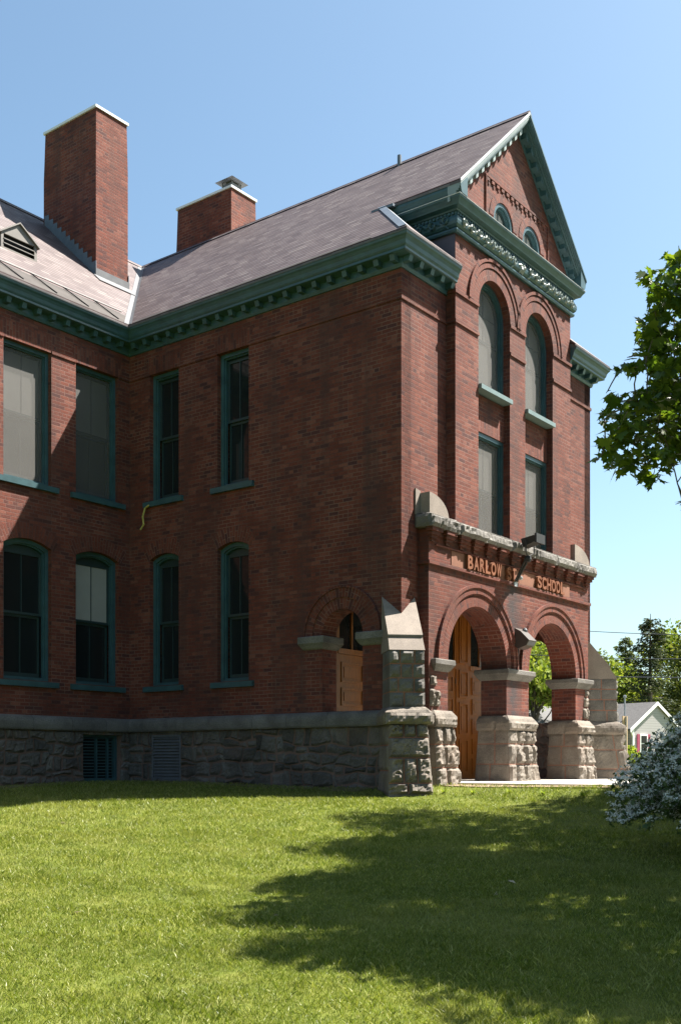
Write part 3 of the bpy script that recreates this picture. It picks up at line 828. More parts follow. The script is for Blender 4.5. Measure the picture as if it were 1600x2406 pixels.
roofpoly([(1.21, ye+1.54), (1.21, YRK), (CXM, YRK), (CXM, yr)], 'x+')
roofpoly([(-OV, -OV), (1.47, -OV), (1.47, 1.47)], 'yf')
roofpoly([(-12.2, ye), (-OV, ye), (CXM, yr), (-12.2, yr)], 'y')
roofpoly([(-12.2, yr), (CXM, yr), (CXM+rl, 14.9), (-12.2, 14.9)], 'yb')
mxr = 2*CXM
roofpoly([(mxr-1.21, 1.21), (mxr+OV, -OV), (mxr+OV, 14.9), (CXM, yr)][0:0] or [(CXM, YRK), (mxr-1.21, YRK), (mxr-1.21, yr+2.62), (CXM, yr)], 'x-')
roofpoly([(mxr-1.21, 1.21), (mxr+OV, -OV), (mxr+OV, 14.9), (mxr-1.21, yr+2.62)], 'x-')
roofpoly([(mxr+OV, -OV), (mxr-1.47, 1.47), (mxr-1.47, -OV)], 'yf')
ROOF = part(mb, 'roof', SLATE)
def rp(x, y, ax='x+', d=0.0):
    z = {'x+': ZE+PITCH*(x+OV), 'y': ZE+PITCH*(y-ye), 'yf': ZE+PITCH*(y+OV), 'x-': ZE+PITCH*(2*CXM-x+OV)}[ax]
    return Vector((x, y, z+TH+d))
# metal valley, ridge caps, hip flashing
mb = MB()
for k in range(1):
    mb.face([rp(-OV, ye, "y", .012), rp(CXM, yr, 'y', .012), rp(CXM-.12, yr, 'y', .012), rp(-OV-.12, ye, 'y', .012)])
    mb.face([rp(-OV, ye, 'x+', .012), rp(CXM, yr, 'x+', .012), rp(CXM, yr-.10, 'x+', .012), rp(-OV, ye-.10, 'x+', .012)])
mb.build('valley', GALV, ROOF)
mb = MB()
def capline(a, b, wd=.09, up=.03):
    a, b = Vector(a), Vector(b); d = (b-a).normalized(); s_ = d.cross(Vector((0,0,1))).normalized()*wd; u = Vector((0,0,up)); dn = Vector((0,0,-wd*PITCH))
    mb.prism([a-s_+dn+u*.5, a+u, a+s_+dn+u*.5, a-u], [b-s_+dn+u*.5, b+u, b+s_+dn+u*.5, b-u])
zt = ZE+PITCH*rl+TH
capline((CXM, YRK-.01, zt+.01), (CXM, yr, zt+.01)); capline((-12.2, yr, zt+.01), (CXM, yr, zt+.01))
mb.build('ridge_cap', SLATE, ROOF)
mb = MB()
a, b = rp(-OV+.03, -OV+.03, d=.02), rp(1.21, 1.21, d=.02)
mb.face([a, b, b+Vector((0, .15, 0)), a+Vector((0, .15, 0))]); mb.face([a, b, b+Vector((.15, 0, 0)), a+Vector((.15, 0, 0))])
mb.box(1.12, 1.5, .95, 1.45, 10.42, 10.47)
mb.build('hip_flashing', LEAD, ROOF)
mb = MB(); mb.face([rp(-12.2, ye+.0, 'y', .008), rp(-OV-.08, ye+.0, 'y', .008), rp(-OV+.33, ye+.41, 'y', .008), rp(-12.2, ye+.41, 'y', .008)]); mb.build('eave_apron', APRON, ROOF)
mb = MB(); mb.face([rp(-OV, .4, 'x+', .008), rp(-OV+.07, .45, 'x+', .008), rp(-OV+.07, ye-.1, 'x+', .008), rp(-OV, ye-.1, 'x+', .008)]); mb.build('eave_apron', APRON, ROOF)
# snow rail along the wing eave
mb = MB(); d_ = .03
for k in range(1):
    mb.tube([rp(-12, ye+.42, 'y', .05), rp(-.25+.1, ye+.42, 'y', .05)], .014, 5)
    x = -.55
    while x > -12: mb.tube([rp(x, ye+.05, 'y', .02), rp(x-.36, ye+.42, 'y', .05)], .012, 5); x -= .78
mb.build('snow_rail', BLACKM, ROOF)
# pipe through the ridge
mb = MB(); mb.tube([(CXM-.05, 2.62, zt-.2), (CXM-.05, 2.62, zt+.16)], .045, 10); mb.build('vent_pipe', LEAD, ROOF)
# louvred roof vent on the wing
VX = -2.1; v0 = rp(VX, ye+1.26, 'y'); hw = .43
zb = v0.z; yv = v0.y; fr = FY(yv)
mb = MB()
plate(mb, fr, [(VX-hw, zb-.05), (VX+hw, zb-.05), (VX+hw, zb+.31), (VX, zb+.60), (VX-hw, zb+.31)], [rect(VX-hw+.06, VX+hw-.06, zb+.03, zb+.30)], -.04, 0)
for s_ in (-1, 1):
    e = VX+s_*(hw+.05)
    mb.prism([(e, yv-.04, zb+.275), (VX, yv-.04, zb+.61), (VX, yv-.04, zb+.64), (e, yv-.04, zb+.305)], [(e, yv+.33, zb+.275), (VX, yv+.68, zb+.61), (VX, yv+.68, zb+.64), (e, yv+.33, zb+.305)])
    x = VX+s_*(hw-.01); mb.face([(x, yv, zb-.05), (x, yv, zb+.31), (x, yv+.36, zb+.32)])
mb.build('roof_vent', VENTM, ROOF)
mb = MB()
for k in range(2):
    z = zb+.10+k*.09; mb.prism([(VX-hw+.06, yv-.01, z), (VX-hw+.06, yv+.05, z+.03), (VX-hw+.06, yv+.05, z+.04), (VX-hw+.06, yv-.01, z+.016)], [(VX+hw-.06, yv-.01, z), (VX+hw-.06, yv+.05, z+.03), (VX+hw-.06, yv+.05, z+.04), (VX+hw-.06, yv-.01, z+.016)])
mb.build('vent_louver', VENTM, ROOF)
mb = MB(); mb.box(VX-hw+.03, VX+hw-.03, yv+.08, yv+.10, zb, zb+.33); mb.build('vent_lining', BLACKM, ROOF)

# --- chimneys
def chimney(x0, x1, y0, y1, z0, z1, hood=False, apron=None, label=None):
    mb = MB(); b_ = .035
    lv = [(z0, 0), (z1-1.15, .0), (z1-.75, -.012), (z1-.06, -.03)]
    rings_ = []
    for z, q in lv:
        rings_.append([(x0-q*.3, y0-q*.2, z), (x1+q, y0-q*.2, z), (x1+q, y1+q, z), (x0-q*.3, y1+q*1.6, z)])
    for a, b in zip(rings_, rings_[1:]):
        for k in range(4):
            j = (k+1) % 4; mb.face([a[k], a[j], b[j], b[k]])
    mb.face(rings_[-1])
    ch = part(mb, 'chimney', CHIM, label=label)
    c = MB(); c.box(x0-.025, x1+.005, y0-.025, y1-.01, z1-.055, z1); c.build('chimney_cap', WHITE, ch)
    if hood:
        h = MB(); hx, hy = x0+.40, y0+.36
        h.box(hx-.17, hx+.17, hy-.17, hy+.17, z1, z1+.24)
        q = [(hx-.30, hy-.30, z1+.3), (hx+.30, hy-.30, z1+.3), (hx+.30, hy+.30, z1+.3), (hx-.30, hy+.30, z1+.3)]
        h.face(q)
        for k in range(4): h.face([q[k], q[(k+1)%4], (hx, hy, z1+.52)])
        for dx, dy in ((-.16,-.16),(.16,-.16),(.16,.16),(-.16,.16)): h.box(hx+dx-.01, hx+dx+.01, hy+dy-.01, hy+dy+.01, z1+.24, z1+.31)
        h.build('flue_hood', GALV, ch)
    return ch
ch = chimney(.534, 1.475, 8.64, 10.5, 9.5, 14.83, label='taller chimney with a plain white cap')
mb = MB(); mbr = MB()   # stepped flashing down its side and a bright metal apron in front
n = 12
for k in range(n):
    ya = 8.62 + k*(10.45-8.62)/n; yb = 8.62 + (k+1)*(10.45-8.62)/n
    zl = ZE+PITCH*(ya-ye)+TH
    mb.box(.518, .530, ya, yb+.001, zl-.05, zl+.34+.02*random.random())
    mbr.box(1.480, 1.492, ya, yb+.001, zl-.05, zl+.34)
mb.build('step_flashing', LEAD, ch); mbr.build('step_flashing', LEAD, ch)
mb = MB(); zl = ZE+PITCH*(8.63-ye)+TH
mb.box(.51, 1.50, 8.612, 8.628, zl-.08, zl+.17)
mb.face([(.45, 8.61, zl+.012), (1.56, 8.61, zl+.012), (1.56, 8.40, zl-.21*PITCH+.012), (.45, 8.40, zl-.21*PITCH+.012)])
mb.build('apron_flashing', GALV, ch)
chimney(4.2, 5.13, 7.93, 9.86, 9.5, 14.33, hood=True, label='shorter chimney with a metal flue hood')

# --- foundation and water table
BSM = (-1.27, -.28, -.36, .60)   # basement window x0,x1,z0,z1
LV = (5.36, 6.21, -.34, .60)
rfd = random.Random(12)
def rubble(fr, u0, u1, z0, z1, seed):
    """irregular squared rubble laid in short broken courses"""
    mb = MB(); u = u0; k = 0
    while u < u1-.01:
        e = min(u1, u+rfd.uniform(.7, 1.5))
        if u1-e < .4: e = u1
        rows = [rfd.uniform(.12, .34) for _ in range(max(1, round((z1-z0)/.21)))]
        a, b, c, d = fr(u, z0, 0), fr(e, z0, 0), fr(e, z1, 0), fr(u, z1, 0)
        n_ = Vector(fr(0, 0, 1)) - Vector(fr(0, 0, 0))
        if (Vector(b)-Vector(a)).cross(Vector(d)-Vector(a)).dot(n_) < 0: a, b, c, d = b, a, d, c
        rockpanel(mb, a, b, c, d, rows, amp=.040, gap=.030, seed=seed+k, wmin=.12, wmax=.52, res=.035, lift=.005, warp=.085)
        u = e; k += 1
    part(mb, 'foundation', [RUBST, MORTAR_D])
fa = FXn(-.03)
rubble(fa, .3, LV[0], -.9, .665, 300); rubble(fa, LV[0], LV[1], -.9, LV[2], 320); rubble(fa, LV[0], LV[1], LV[3], .665, 330); rubble(fa, LV[1], YI+.03, -.9, .665, 340)
fa = FY(YI-.03)
rubble(fa, -12.05, BSM[0], -.9, .665, 400); rubble(fa, BSM[0], BSM[1], -.9, BSM[2], 430); rubble(fa, BSM[0], BSM[1], BSM[3], .665, 440); rubble(fa, BSM[1], -.03, -.9, .665, 450)
mb = MB()
plate(mb, FXn(-.02), rect(.3, YI+.05, -.9, .66), [rect(LV[0], LV[1], LV[2], LV[3])], -.38, 0); part(mb, 'foundation', MORTAR_D)
mb = MB(); plate(mb, FY(YI-.02), rect(-12.05, -.06, -.9, .66), [rect(BSM[0], BSM[1], BSM[2], BSM[3])], -.38, 0); part(mb, 'foundation', MORTAR_D)
mb = MB(); plate(mb, FXp(XR+.05), rect(.3, 14.5, -.9, .665), [], -.38, 0); part(mb, 'foundation', RUBBLE)
def watertable(mb, path, joints=True):
    mb.sweep(path, [(-.02, .665), (.12, .668), (.135, .70), (.14, .78), (.135, .83), (.115, .885), (.08, .92), (.03, .945), (-.02, .952)])
mb = MB()
xs = [-12, -11.1, -10.3, -9.4, -8.6, -7.5, -6.6, -5.5, -4.6, -3.6, -2.55, -1.62, -.75]
gp = .008
for a, b in zip(xs, xs[1:]): watertable(mb, [(a+gp, YI), (b, YI)])
watertable(mb, [(-.75+gp, YI), (0, YI), (0, YI-.55)])
part(mb, 'water_table', GRANITE_D); mb = MB()
ys = [YI-.55, 5.4, 4.5, 3.35, 2.5, 1.55, .3]
for a, b in zip(ys, ys[1:]): watertable(mb, [(0, a-gp), (0, b)])
part(mb, 'water_table', GRANITE_D); mb = MB()
watertable(mb, [(XR, .3), (XR, 14.5)])
part(mb, 'water_table', GRANITE_D)
# basement window and louvre
fr = FY(YI-.05); mb = MB(); x0, x1, z0, z1 = BSM
plate(mb, fr, rect(*BSM), [rect(x0+.07, x1-.07, z0+.07, z1-.05)], -.24, -.14)
mb.box(x0+.44, x0+.48, YI+.10, YI+.16, z0+.07, z1-.05); mb.box(x0+.74, x0+.775, YI+.10, YI+.16, z0+.07, z1-.05)
bw = part(mb, 'basement_window', TEAL)
mb = MB()
for k in range(13): mb.box(x0+.09, x1-.09, YI+.115, YI+.13, z0+.11+k*.064, z0+.128+k*.064)
mb.build('window_bars', TEAL, bw)
mb = MB(); mb.face([(x0, YI+.17, z0), (x1, YI+.17, z0), (x1, YI+.17, z1), (x0, YI+.17, z1)]); mb.build('pane', GLASS, bw)
y0, y1, z0, z1 = LV; mb = MB(); fr = FXn(-.05)
plate(mb, fr, rect(*LV), [rect(y0+.04, y1-.04, z0+.03, z1-.04)], -.1, -.01)
for k in range(14):
    z = z0+.04+k*.063
    mb.prism([(-.04, y0+.04, z), (-.03, y0+.04, z+.002), (.02, y0+.04, z+.052), (.012, y0+.04, z+.055)], [(-.04, y1-.04, z), (-.03, y1-.04, z+.002), (.02, y1-.04, z+.052), (.012, y1-.04, z+.055)])
lvp = part(mb, 'wall_louver', GALV)
mb = MB(); mb.box(.03, .05, y0, y1, z0, z1); mb.build('louver_lining', BLACKM, lvp)

# --- porch: front wall with two arches
A1 = (1.192, 3.368); A2 = (4.29, 6.466); SPR = 1.875; PXL, PXR = .556, 7.104
fp = FY(YF); PT = .574
out = [(PXL, .93), (A1[0], .93)] + arc((A1[0]+A1[1])/2, SPR, 1.088, 180, 0, 40) + [(A1[1], .93), (A2[0], .93)] + arc((A2[0]+A2[1])/2, SPR, 1.088, 180, 0, 40) + [(A2[1], .93), (PXR, .93), (PXR, 4.17), (PXL, 4.17)]
mb = MB(); plate(mb, fp, out, [], -PT, 0)
part(mb, 'porch_wall', BRICK_P)
for a, b in (A1, A2):
    mb = MB(); c = (a+b)/2; r = 1.088
    ring(mb, fp, c, SPR, r, r+.185, -.02, .010)
    ring(mb, fp, c, SPR, r+.205, r+.235, -.02, .020)
    ring(mb, fp, c, SPR, r+.235, r+.345, -.02, .040)
    ring(mb, fp, c, SPR, r+.345, r+.40, -.02, .062)
    part(mb, 'arch_ring', BRICK)
# side arch rings
mb = MB(); c = (SA[0]+SA[1])/2; r = (SA[1]-SA[0])/2
ring(mb, fl, c, SA[2], r, r+.205, -.02, .006); ring(mb, fl, c, SA[2], r+.205, r+.375, -.02, .028); ring(mb, fl, c, SA[2], r+.375, r+.41, -.02, .05)
part(mb, 'arch_ring', BRICK)
# string courses, corbels, coping
mb = MB()
pf = lambda z, h, t: [(-.02, z), (t, z+.004), (t, z+h-.006), (-.02, z+h)]
pp = [(PXL, 0), (PXL, YF), (PXR, YF), (PXR, 0)]
mb.sweep(pp, pf(3.53, .07, .05))
mb.sweep([(PXL+.2, YF), (PXR-.2, YF)], pf(3.880, .035, .035))
part(mb, 'brick_band', BRICK)
mb = MB(); x = PXL+.10
while x < PXR+.05:
    for wd, pr, z0, z1 in ((.34, .13, 4.106, 4.171), (.27, .10, 4.048, 4.103), (.20, .065, 3.990, 4.045), (.12, .035, 3.932, 3.987)):
        mb.box(x-wd/2, min(x+wd/2, PXR+.03), YF-pr, YF+.01, z0, z1)
    x += .486
mb.box(PXL, PXR, YF-.03, YF+.01, 4.06, 4.1705)
part(mb, 'corbel', BRICK)
mb = MB()
cx0, cx1, cy = PXL-.125, PXR+.135, YF-.16
n = 7
for k in range(n):
    a, b = cx0 + (cx1-cx0)*k/n, cx0 + (cx1-cx0)*(k+1)/n
    g_ = .006
    rockpanel(mb, (a+g_, cy+.02, 4.172), (b-g_, cy+.02, 4.172), (b-g_, cy+.045, 4.385), (a+g_, cy+.045, 4.385), [1], amp=.05, seed=k+5, splits=[[]], mm=0)
    mb.box(a+g_, b-g_, cy+.021, 0.0, 4.172, 4.384)
    rockpanel(mb, (a+g_, cy+.045, 4.385), (b-g_, cy+.045, 4.385), (b-g_, -.0, 4.41), (a+g_, -.0, 4.41), [1], amp=.018, seed=k+25, splits=[[]], mm=0)
rockpanel(mb, (cx0, 0, 4.172), (cx0, cy+.02, 4.172), (cx0, cy+.045, 4.385), (cx0, 0, 4.40), [1], amp=.03, seed=77, splits=[[]], mm=0)
part(mb, 'coping', GRANITE_D)
# half round end stones
for x0, sg in ((PXL-.01, 1), (6.375, 1)):
    mb = MB(); L = .64 if x0 < 2 else .74; H = .395
    pts = [(x0, 4.40)] + [(x0 + L*math.sin(R(q)), 4.40 + H*math.cos(R(q))) for q in range(90, -1, -9)]
    mb.prism([(x, YF-.03, z) for x, z in pts], [(x, -.02, z) for x, z in pts])
    part(mb, 'end_stone', GRANITE_S)
mb = MB(); mb.prism([(.41, -.028, 4.40), (.56, -.028, 4.40), (.56, -.028, 4.83), (.41, -.028, 4.86)], [(.41, .02, 4.40), (.56, .02, 4.40), (.56, .02, 4.83), (.41, .02, 4.86)]); part(mb, 'end_stone', GRANITE_S)
# sign panel with raised letters
sgns = []
for a, b in ((1.30, 1.72), (1.725, 3.855), (3.86, 4.50), (4.505, 5.815), (5.82, 6.14)):
    mb = MB(); mb.box(a, b, YF-(.012 if b-a < .8 else .006), YF+.01, 3.60, 3.872); sgns.append(part(mb, 'sign_panel', TERRA))
def letters(txt, u0, u1, z0, h, parent):
    mb = MB(); n = len(txt); st = (u1-u0)/n
    cu = bpy.data.curves.new('tmp', 'FONT')
    for k, chs in enumerate(txt):
        if chs == ' ': continue
        cu.body = chs; cu.extrude = .5; cu.offset = .028; cu.align_x = 'LEFT'
        o = bpy.data.objects.new('tmp', cu); COL.objects.link(o)
        me = bpy.data.meshes.new_from_object(o.evaluated_get(bpy.context.evaluated_depsgraph_get()))
        bpy.data.objects.remove(o)
        xs_ = [v.co.x for v in me.vertices]; ys_ = [v.co.y for v in me.vertices]
        xa, xb, ya, yb = min(xs_), max(xs_), min(ys_), max(ys_)
        dot = chs == '.'; wd = st*.84
        vs = []
        for v in me.vertices:
            if dot: px = u0+k*st+st*.1 + (v.co.x-xa)/(xb-xa)*.05; pz = z0 + (v.co.y-ya)/(yb-ya)*.05
            else: px = u0+k*st+st*.08 + (v.co.x-xa)/(xb-xa)*wd; pz = z0 + (v.co.y-ya)/(yb-ya)*h
            vs.append((px, YF - .012 - .06*(v.co.z+.5), pz))
        mb.mesh(vs, [tuple(p.vertices) for p in me.polygons])
        bpy.data.meshes.remove(me)
    mb.build('lettering', TERRA2, parent)
letters('BARLOW', 1.77, 3.06, 3.612, .25, sgns[1]); letters('ST.', 3.26, 3.85, 3.612, .25, sgns[1]); letters('SCHOOL', 4.53, 5.80, 3.612, .25, sgns[3])
# porch piers: imposts, stone bases
def impost(mb, x0, x1, y0, y1, zt=SPR-.005, h=.215, ov=.10):
    """moulded capital block around a pier rectangle; overhangs on all four sides"""
    lv = [(zt-h, .0), (zt-h+.02, .028), (zt-h+.07, .06), (zt-h+.115, .09), (zt-h+.125, ov), (zt-.015, ov), (zt, ov-.012)]
    ring_ = lambda z, o: [(x0-o, y0-o, z), (x1+o, y0-o, z), (x1+o, y1+o, z), (x0-o, y1+o, z)]
    for (za, oa), (zb_, ob) in zip(lv, lv[1:]):
        a, b = ring_(za, oa), ring_(zb_, ob)
        for k in range(4): mb.face([a[k], a[(k+1)%4], b[(k+1)%4], b[k]])
    mb.face(ring_(*lv[-1])); mb.face(ring_(*lv[0])[::-1])
# keep the capital faces clear of the wall face: pier rectangle grown by 4 mm
for x0, x1 in ((PXL+.18, A1[0]), (A1[1], A2[0]), (A2[1], PXR-.02)):
    mb = MB(); impost(mb, x0-.004, x1+.004, YF-.004, YF+PT+.004); part(mb, 'impost', GRANITE_D)
for y0, y1 in ((SA[1]-.004, SA[1]+.42), (SA[0]-.45, SA[0]+.004)):
    mb = MB(); impost(mb, -.004, .434, y0, y1, zt=SA[2]-.003, h=.24, ov=.09); part(mb, 'impost', GRANITE_D)
def pierbase(x0, x1, seed, front_rows, smooth_left=True):
    mb = MB(); y0, y1 = YF-.02, YF+PT+.02
    B, Tz = -.8, .665
    fo, fi = .14, .03     # batter at foot / at water table
    def rect_(z, o): return [(x0-o*.8, y0-o, z), (x1+o*.8, y0-o, z), (x1+o*.8, y1+o*.3, z), (x0-o*.8, y1+o*.3, z)]
    a, b = rect_(-.42, fo), rect_(Tz, fi)
    low = rect_(B, fo+.02)
    for k in range(4): mb.face([low[k], low[(k+1)%4], a[(k+1)%4], a[k]])
    rockpanel(mb, a[0], a[1], b[1], b[0], front_rows, amp=.065, seed=seed, wmin=.26, wmax=.42)
    rockpanel(mb, a[3], a[0], b[0], b[3], front_rows, amp=.008, seed=seed+1, wmin=.3, wmax=.42)
    rockpanel(mb, a[1], a[2], b[2], b[1], front_rows, amp=.008, seed=seed+2, wmin=.3, wmax=.42)
    rockpanel(mb, a[2], a[3], b[3], b[2], front_rows, amp=.008, seed=seed+3, wmin=.3, wmax=.42)
    # projecting cap course
    c0, c1, c2 = rect_(Tz, .085), rect_(.85, .095), rect_(.955, .012)
    mb.face(c0[::-1])
    rockpanel(mb, c0[0], c0[1], c1[1], c1[0], [1], amp=.045, seed=seed+4, splits=[[]], mm=0)
    rockpanel(mb, c0[3], c0[0], c1[0], c1[3], [1], amp=.012, seed=seed+5, splits=[[.55]], mm=0)
    rockpanel(mb, c0[1], c0[2], c1[2], c1[1], [1], amp=.012, seed=seed+6, splits=[[.5]], mm=0)
    for k in range(4): rockpanel(mb, c1[k], c1[(k+1)%4], c2[(k+1)%4], c2[k], [1], amp=.014, seed=seed+7+k, splits=[[]], mm=0)
    part(mb, 'pier_base', [GRANITE, MORTAR])
pierbase(PXL+.12, A1[0]+.06, 11, [.36, .42, .32]); pierbase(A1[1]-.03, A2[0]+.05, 31, [.42, .40, .27]); pierbase(A2[1]-.03, PXR-.02, 51, [.40, .42, .28])
# rough quoin stones bonded into the brick beside the buttresses
for x, z, w_, h in ((.60, 1.40, .20, .17), (.58, 1.03, .13, .30), (.735, 1.03, .16, .28), (6.93, 1.50, .12, .14), (6.88, 1.27, .20, .20), (6.84, 1.01, .13, .22), (6.99, 1.0, .10, .24)):
    mb = MB(); rockpanel(mb, (x, YF-.006, z), (x+w_, YF-.006, z), (x+w_, YF-.006, z+h), (x, YF-.006, z+h), [1], amp=.05, seed=int(x*100+z*10), splits=[[]], mm=0, res=.03)
    part(mb, 'quoin', GRANITE)

# --- diagonal buttresses
def buttress(cx_, cy_, dx, dy, seed):
    D = Vector((dx, dy, 0)).normalized(); S = Vector((-D.y, D.x, 0))
    if S.cross(D).z > 0: pass
    O = Vector((cx_, cy_, 0))
    def P(s, r, z): return O + S*s + D*r + Vector((0,0,z))
    mb = MB()
    h1, h0 = .30, .37
    LV_ = [(-.50, .82, h0), (.665, .60, .335)]
    # base
    def quadring(z, r, h): return [P(-h, -.15, z), P(-h, r, z), P(h, r, z), P(h, -.15, z)]
    a, b = quadring(-.50, .84, h0), quadring(.665, .60, .33)
    lo = quadring(-.9, .90, h0+.02)
    flip = (b[2]-b[1]).cross(a[1]-b[1]).dot(D) > 0
    def pan(p, q, r, s_, rows, amp, sd, **kw):
        if (Vector(q)-Vector(p)).cross(Vector(s_)-Vector(p)).dot(kw.pop('out')) < 0: p, q, r, s_ = q, p, s_, r
        rockpanel(mb, p, q, r, s_, rows, amp=amp, seed=sd, **kw)
    for k in range(4): mb.face([lo[k], lo[(k+1)%4], a[(k+1)%4], a[k]])
    pan(a[1], a[2], b[2], b[1], [.18, .42, .34, .22], .085, seed, out=D, splits=[[.45], [.36,.68], [], [.38,.7]], res=.035)
    pan(a[0], a[1], b[1], b[0], [.38, .42, .34], .02, seed+1, out=-S, wmin=.4, wmax=.7)
    pan(a[3], a[2], b[2], b[3], [.38, .42, .34], .02, seed+2, out=S, wmin=.4, wmax=.7)
    # cap course
    c0, c1, c2 = quadring(.665, .68, .40), quadring(.86, .69, .405), quadring(.96, .53, .31)
    mb.face(c0)
    pan(c0[1], c0[2], c1[2], c1[1], [1], .05, seed+3, out=D, splits=[[]], mm=0)
    pan(c0[0], c0[1], c1[1], c1[0], [1], .02, seed+4, out=-S, splits=[[]], mm=0)
    pan(c0[3], c0[2], c1[2], c1[3], [1], .02, seed+5, out=S, splits=[[]], mm=0)
    up = Vector((0,0,1))
    pan(c1[1], c1[2], c2[2], c2[1], [1], .02, seed+6, out=D+up, splits=[[]], mm=0)
    pan(c1[0], c1[1], c2[1], c2[0], [1], .01, seed+7, out=up-S, splits=[[]], mm=0)
    pan(c1[3], c1[2], c2[2], c2[3], [1], .01, seed+8, out=up+S, splits=[[]], mm=0)
    # shaft
    part(mb, 'buttress_base', [GRANITE, MORTAR]); mb = MB()
    d0, d1 = quadring(.955, .52, .305), quadring(1.92, .505, .295)
    pan(d0[1], d0[2], d1[2], d1[1], [.27, .25, .25, .24], .055, seed+9, out=D, splits=[[.42], [.25,.7], [.33,.66], [.3,.72]])
    pan(d0[0], d0[1], d1[1], d1[0], [.27, .25, .25, .24], .008, seed+10, out=-S, wmin=.25, wmax=.5)
    pan(d0[3], d0[2], d1[2], d1[3], [.27, .25, .25, .24], .008, seed+11, out=S, wmin=.25, wmax=.5)
    bt = part(mb, 'buttress', [GRANITE_D, MORTAR])  # darker granite imitates shade on the shaft; the base stays lighter
    # sloping dressed cap stones
    m2 = MB()
    def wedge(z0, r0, z1, r1, h, hh, drop):
        lo_ = [P(-h, -.5, z0-drop), P(-h, r0, z0-drop), P(h, r0, z0-drop), P(h, -.5, z0-drop)]
        md = [P(-h, -.5, z0), P(-h, r0, z0), P(h, r0, z0), P(h, -.5, z0)]
        hi = [P(-hh, -.5, z1), P(-hh, r1, z1), P(hh, r1, z1), P(hh, -.5, z1)]
        for A_, B_ in ((lo_, md), (md, hi)):
            for k in range(4): m2.face([A_[k], A_[(k+1)%4], B_[(k+1)%4], B_[k]])
        m2.face(lo_); m2.face(hi[::-1])
    wedge(1.925, .53, 2.165, .352, .305, .297, .0)
    wedge(2.20, .368, 2.20+.72*1.12, .368-.72, .30, .292, .035)
    m2.build('buttress_cap', GRANITE_S, bt)
buttress(0, 0, -1, -1, 101); buttress(XR, 0, 1, -1, 141)

# --- porch interior: ceiling, panelled oak door screen, parapets
mb = MB(); mb.box(.43, 7.22, YF+PT, 3.6, 3.58, 3.68); mb.box(.3, 7.3, 3.5, 3.6, -.5, 3.6)
part(mb, 'porch_ceiling', CREAM)
mb = MB(); mb.box(.0, 7.6, .374, 3.5, -.8, WZ+.01); part(mb, 'porch_floor', CONCRETE)
for b in ((.02, .42, .3, YI, -.8, .93), (7.23, 7.63, .3, 4, -.8, .93)):
    mb = MB(); mb.box(*b); part(mb, 'parapet', RUBBLE)
mb = MB(); mb.box(.43, .47, 1.9, 3.5, .93, 3.58); part(mb, 'porch_lining', BRICK)
DY = 1.80
mb = MB(); fd = FY(DY)
posts = [(.435, .52), (2.36, 2.93), (4.73, 5.30), (7.14, 7.225)]
bays = [(.52, 2.36), (2.93, 4.73), (5.30, 7.14)]
for a, b in posts:
    mb.box(a, b, DY-.02, DY+.10, WZ, 3.58)
    if b-a > .3:
        for z0, z1 in ((-.2, .55), (.65, 1.35), (1.45, 2.05), (2.2, 3.3)):
            plate(mb, fd, rect(a+.10, b-.10, z0, z1), [rect(a+.14, b-.14, z0+.04, z1-.04)], .02, .045)
            plate(mb, fd, rect(a+.19, b-.19, z0+.09, z1-.09), [], .02, .034)
for a, b in bays:
    mb.box(a, b, DY-.035, DY+.08, 2.07, 2.17); mb.box(a, b, DY-.02, DY+.08, 3.42, 3.58)
scr = part(mb, 'door_screen', WOOD)
for a, b in bays:
    mb = MB(); c = (a+b)/2
    mb.box(c-.03, c+.03, DY-.015, DY+.05, 2.17, 3.42)
    for q in (a, b-.05): mb.box(q, q+.05, DY-.015, DY+.05, 2.17, 3.42)
    mb.box((a+c)/2-.018, (a+c)/2+.018, DY-.01, DY+.05, 2.17, 3.42); mb.box((b+c)/2-.018, (b+c)/2+.018, DY-.01, DY+.05, 2.17, 3.42)
    tr = part(mb, 'transom', WOOD)
    mb = MB(); mb.face([(a, DY+.03, 2.17), (b, DY+.03, 2.17), (b, DY+.03, 3.42), (a, DY+.03, 3.42)]); mb.build('pane', GLASS, tr)
    for (p, q, hs) in ((a+.004, c-.004, 1), (c+.004, b-.004, -1)):
        mb = MB(); mb.box(p, q, DY, DY+.05, WZ+.01, 2.066)
        rows = [(-.22, .12), (.22, .56), (.66, 1.0), (1.10, 1.44), (1.54, 1.92)]
        for z0, z1 in rows:
            plate(mb, fd, rect(p+.11, q-.11, z0, z1), [rect(p+.15, q-.15, z0+.04, z1-.04)], .0, .022)
            plate(mb, fd, rect(p+.20, q-.20, z0+.09, z1-.09), [], .0, .012)
        dr = part(mb, 'door', WOOD)
        hx = q-.06 if hs > 0 else p+.06
        h = MB(); h.box(hx-.025, hx+.025, DY-.012, DY+.01, .52, .78); h.tube([(hx, DY-.012, .56), (hx, DY-.06, .60), (hx, DY-.06, .70), (hx, DY-.012, .74)], .011, 6); h.build('door_handle', GALV, dr)
        g_ = MB(); gx_ = p-.0 if hs > 0 else q
        for z in (.0, .95, 1.75): g_.tube([(gx_, DY-.008, z), (gx_, DY-.008, z+.11)], .012, 6)
        g_.build('door_hinge', DARKM, dr)
# far side of the door screen: keep the hall dark
mb = MB(); mb.box(.44, 7.2, DY+.35, DY+.38, WZ, 3.57); part(mb, 'hall_partition', DARKM)

